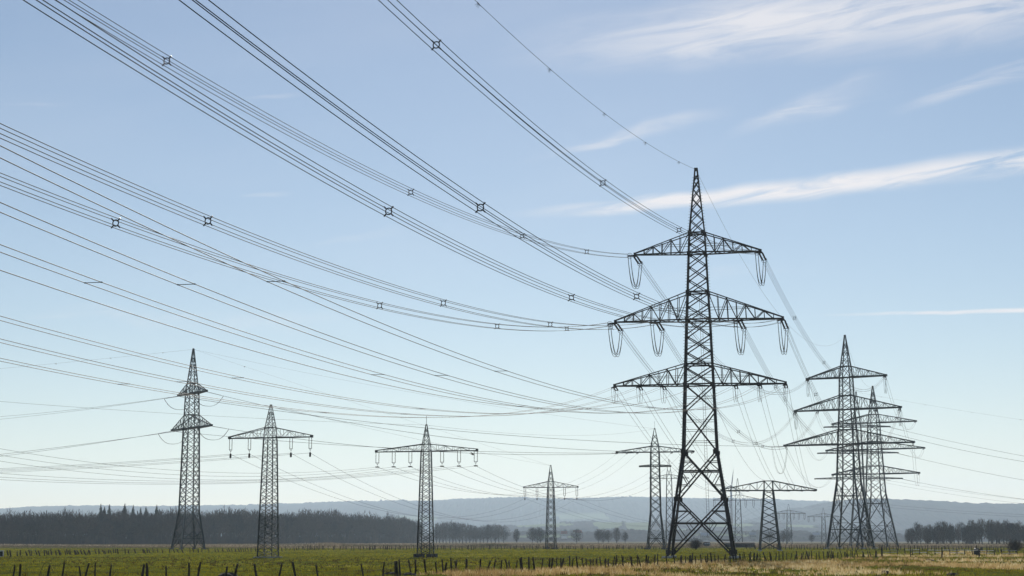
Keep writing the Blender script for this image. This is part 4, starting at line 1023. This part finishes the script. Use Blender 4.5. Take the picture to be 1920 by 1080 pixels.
def shed():
    p = on_ground(1387, 1026); w = 54 / F * p.y; t = thing('field_shed', 'long low dark shed between the tallest and the low stocky pylon', 'shed', p, .03)
    M1 = mat_noise('dark_boards', (.025, .022, .022), (.05, .045, .042), 2, .9); M2 = mat_noise('dark_roofing', (.035, .034, .036), (.06, .06, .062), 2, .9, 0, .05)
    n = 14
    a = Acc(); a.box((0, 0, .7), (w / n * .94, 3.0, 1.5)); bm = a.mesh('board', M1)
    for i in range(n): link('board', bm, t, Matrix.Translation((-w / 2 + w * (i + .5) / n, (i % 2) * .03, 0)))
    a = Acc(); a.add([(-w / 2 - .2, -1.8, 1.42), (w / 2 + .2, -1.8, 1.42), (w / 2 + .2, 1.8, 1.85), (-w / 2 - .2, 1.8, 1.85), (-w / 2 - .2, -1.8, 1.52), (w / 2 + .2, -1.8, 1.52), (w / 2 + .2, 1.8, 1.95), (-w / 2 - .2, 1.8, 1.95)], [(0, 1, 5, 4), (1, 2, 6, 5), (2, 3, 7, 6), (3, 0, 4, 7), (4, 5, 6, 7), (3, 2, 1, 0)]); link('roof', a.mesh('roof', M2), t)
shed()
def trailer():
    p = on_ground(1325, 1024.5); t = thing('field_trailer', 'small dark boxy trailer with pale windows beside the grey bush', 'trailer', p, .1)
    M1 = mat_noise('dark_panel', (.03, .032, .035), (.05, .05, .055), 2, .6); a = Acc(); a.box((0, 0, 1.05), (2.9, 1.7, 1.3)); a.box((.2, 0, 1.78), (2.0, 1.5, .16)); a.tube([(-1.45, 0, .5), (-2.4, 0, .45)], .05, 5); link('body', a.mesh('body', M1), t)
    M2 = mat_noise('pale_glass', (.35, .4, .45), (.45, .5, .55), 2, .2)
    a = Acc(); a.box((0, -.86, 1.25), (.55, .04, .5)); wm = a.mesh('window', M2)
    for x in (-.75, .1, .9): link('window', wm, t, Matrix.Translation((x, 0, 0)))
    a = Acc(); a.tube([(0, -.12, .38), (0, .12, .38)], .38, 12); wl = a.mesh('wheel', M_CONC_D)
    for x in (-.5, .6):
        for y in (-.8, .8): link('wheel', wl, t, Matrix.Translation((x, y, 0)))
trailer()
def barrel():
    p = on_ground(1831, 1041); t = thing('water_tank', 'dark upright water tank beside the rail fence at right', 'tank', p, 0); M1 = mat_noise('dark_plastic', (.012, .014, .016), (.022, .024, .026), 2, .6)
    a = Acc(); a.tube([(0, 0, -.05), (0, 0, .12), (0, 0, .2), (0, 0, .95), (0, 0, 1.15), (0, 0, 1.25)], [.52, .55, .5, .5, .42, .2], 12); link('body', a.mesh('body', M1), t)
    a = Acc(); a.tube([(0, 0, 1.24), (0, 0, 1.33)], .18, 10); link('lid', a.mesh('lid', M1), t)
    a = Acc(); a.tube([(0, 0, .3), (0, 0, .36)], .535, 12); bm = a.mesh('hoop', M1)
    for z in (0, .3, .55): link('hoop', bm, t, Matrix.Translation((0, 0, z)))
barrel()
def cabinet():
    p = on_ground(2, 1043.5); t = thing('meter_cabinet', 'small pale grey cabinet at the left frame edge beside the far fence', 'cabinet', p, .2)
    M1 = mat_noise('grey_plastic', (.55, .55, .53), (.7, .7, .68), 3, .6); a = Acc(); a.box((0, 0, .42), (.7, .4, 1.0)); link('body', a.mesh('body', M1), t)
    a = Acc(); a.box((0, 0, .96), (.8, .5, .08)); link('cap', a.mesh('cap', M1), t); a = Acc(); a.box((0, -.21, .45), (.55, .03, .75)); link('door', a.mesh('door', M_CONC_D), t)
cabinet()
def house(px, py, Y, w, label, rz, wallc, roofc):
    p = at(px, 1013, Y); p.z = max(0, zat(py, Y)); t = thing('farmhouse', label, 'house', p, rz, 'farmhouses at the foot of the hills'); d = w * .7; h = 4.0; rh = 3.6
    a = Acc(); a.add([(-w / 2, -d / 2, -3), (w / 2, -d / 2, -3), (w / 2, d / 2, -3), (-w / 2, d / 2, -3), (-w / 2, -d / 2, h), (w / 2, -d / 2, h), (w / 2, d / 2, h), (-w / 2, d / 2, h), (-w / 2, 0, h + rh), (w / 2, 0, h + rh)],
        [(0, 1, 5, 4), (2, 3, 7, 6), (1, 2, 6, 9, 5), (3, 0, 4, 8, 7)]); link('wall', a.mesh('wall', wallc), t)
    a = Acc(); e = .5
    for s in (-1, 1): a.add([(-w / 2 - e, s * (d / 2 + e), h - .4), (w / 2 + e, s * (d / 2 + e), h - .4), (w / 2 + e, 0, h + rh + .15), (-w / 2 - e, 0, h + rh + .15)], [(0, 1, 2, 3)])
    rf = link('roof', a.mesh('roof', roofc), t); a = Acc(); a.box((w * .2, .3, h + rh + .3), (.7, .7, 1.6)); link('chimney', a.mesh('chimney', M_CONC_D), rf)
    a = Acc(); a.box((0, 0, 0), (1.1, .06, 1.3)); wm = a.mesh('window', M_CONC_D)
    for i in range(4): link('window', wm, t, Matrix.Translation((-w / 2 + w * (i + .5) / 4, -d / 2 - .02, 2.0)))
M_ROOF1 = mat_noise('red_tile', (.20, .08, .05), (.28, .11, .07), 1, .8); M_ROOF2 = mat_noise('pale_metal_roof', (.35, .36, .38), (.5, .5, .52), 1, .35, .3); M_RENDER = mat_noise('render', (.25, .23, .21), (.35, .33, .3), 1, .9)
house(1321, 1009, 2450, 12, 'pale-roofed farm building seen between the legs of the tallest pylon', .15, M_RENDER, M_ROOF2)
house(1412, 1008, 2500, 9, 'white farm building left of the low stocky pylon at the foot of the hill', -.2, M_RENDER, M_ROOF2)
house(1376, 992, 4700, 14, 'lone pale-roofed building higher on the hazy slope', .1, M_RENDER, M_ROOF2)
house(1083, 1004, 2500, 11, 'small red-roofed house right of the lone round tree', .3, M_WHITE, M_ROOF1)
house(1058, 1006, 2500, 8, 'small white cottage right of the distant slim pylon', -.1, M_WHITE, M_ROOF1)
house(1530, 1008, 2600, 12, 'pale building in the haze left of the large right pylon', .1, M_RENDER, M_ROOF2)
def turbine():
    Y = 2600; p = at(1372.5, 1013, Y); p.z = 0; hub = zat(912, Y); t = thing('wind_turbine', 'white wind turbine with one blade up behind the tallest pylon leg', 'wind turbine', p, 0)
    a = Acc(); a.tube([(0, 0, -2), (0, 0, hub * .5), (0, 0, hub)], [2.2, 1.8, 1.3], 16); link('tower', a.mesh('tower', M_WHITE, True), t)
    a = Acc(); a.tube([(0, -4, hub + .8), (0, -3, hub + .9), (0, 4, hub + .9), (0, 5, hub + .9)], [1.2, 1.7, 1.7, 1.0], 10); link('nacelle', a.mesh('nacelle', M_WHITE, True), t)
    a = Acc(); a.tube([(0, -6, hub + .8), (0, -5.2, hub + .8), (0, -4, hub + .8)], [.3, 1.1, 1.3], 10); link('hub', a.mesh('hub', M_WHITE, True), t)
    a = Acc(); n = 8; vs = []; fs = []; ln = 25.0
    for i in range(n + 1):
        u = i / n; c = (1.1 + 1.3 * math.sin(min(1, u * 3.2) * math.pi / 2)) * (1 - .86 * u); z = ln * u
        vs += [(-c * .35, -.12 * (1 - u), z), (c * .2, -.28 * (1 - u), z), (c * .65, 0, z), (c * .2, .28 * (1 - u), z)]
    for i in range(n):
        for k in range(4): fs.append((i * 4 + k, i * 4 + (k + 1) % 4, i * 4 + 4 + (k + 1) % 4, i * 4 + 4 + k))
    fs.append((n * 4, n * 4 + 1, n * 4 + 2, n * 4 + 3)); a.add(vs, fs); bm = a.mesh('blade', M_WHITE, True)
    for k in range(3): link('blade', bm, t, Matrix.Translation((0, -5, hub + .8)) @ Matrix.Rotation(R(8 + 120 * k), 4, 'Y'))
turbine()
def bird():
    """a raptor gliding past the right arm of the six-insulator pylon, seen from the side"""
    p = at(886, 852, 240); rb = Acc(); prof = [(-.30, .02), (-.22, .05), (-.05, .085), (.10, .08), (.20, .055), (.27, .05), (.31, .012)]
    rb.tube([(x, 0, -.02 * x) for x, _ in prof], [q for _, q in prof], 8)
    for s in (-1, 1): rb.add([(.12, 0, .04), (-.10, 0, .04), (-.22, s * .34, .16), (-.30, s * .62, .20), (-.02, s * .42, .17), (-.02, s * .35, .19), (-.26, s * .6, .215)], [(0, 1, 2, 4), (4, 2, 3), (0, 5, 6, 1)])
    rb.add([(-.26, -.03, 0), (-.26, .03, 0), (-.50, .10, .02), (-.50, -.10, .02), (-.40, 0, .035)], [(0, 1, 2, 3), (0, 4, 1), (1, 4, 2), (2, 4, 3), (3, 4, 0)])
    M1 = mat_noise('brown_feathers', (.05, .035, .025), (.12, .085, .06), 8, .9); o = link('bird', rb.mesh('bird', M1, True), label='brown bird gliding below the right arm of the six-insulator pylon', category='bird'); o.location = p; o.rotation_euler = (R(12), R(14), R(20))
bird()

# ------------------------------------------------------------------ haze
def haze():
    a = Acc(); a.box((0, 0, 0), (1, 1, 1)); me = a.mesh('haze', None); m = bpy.data.materials.new('haze'); m.use_nodes = True; N = m.node_tree.nodes; N.clear()
    out = N.new('ShaderNodeOutputMaterial'); v = N.new('ShaderNodeVolumePrincipled'); v.inputs['Color'].default_value = (.68, .84, 1.0, 1); v.inputs['Density'].default_value = HAZE; v.inputs['Anisotropy'].default_value = .35
    m.node_tree.links.new(v.outputs[0], out.inputs['Volume']); me.materials.append(m)
    o = link('haze', me, kind='stuff', label='thin pale haze in the air over the whole plain', category='haze'); zt = 420.0
    o.location = (0, 5200, (zt - 4) / 2); o.scale = (22000, 15600, zt + 4)
HAZE = 7.0e-5
haze()
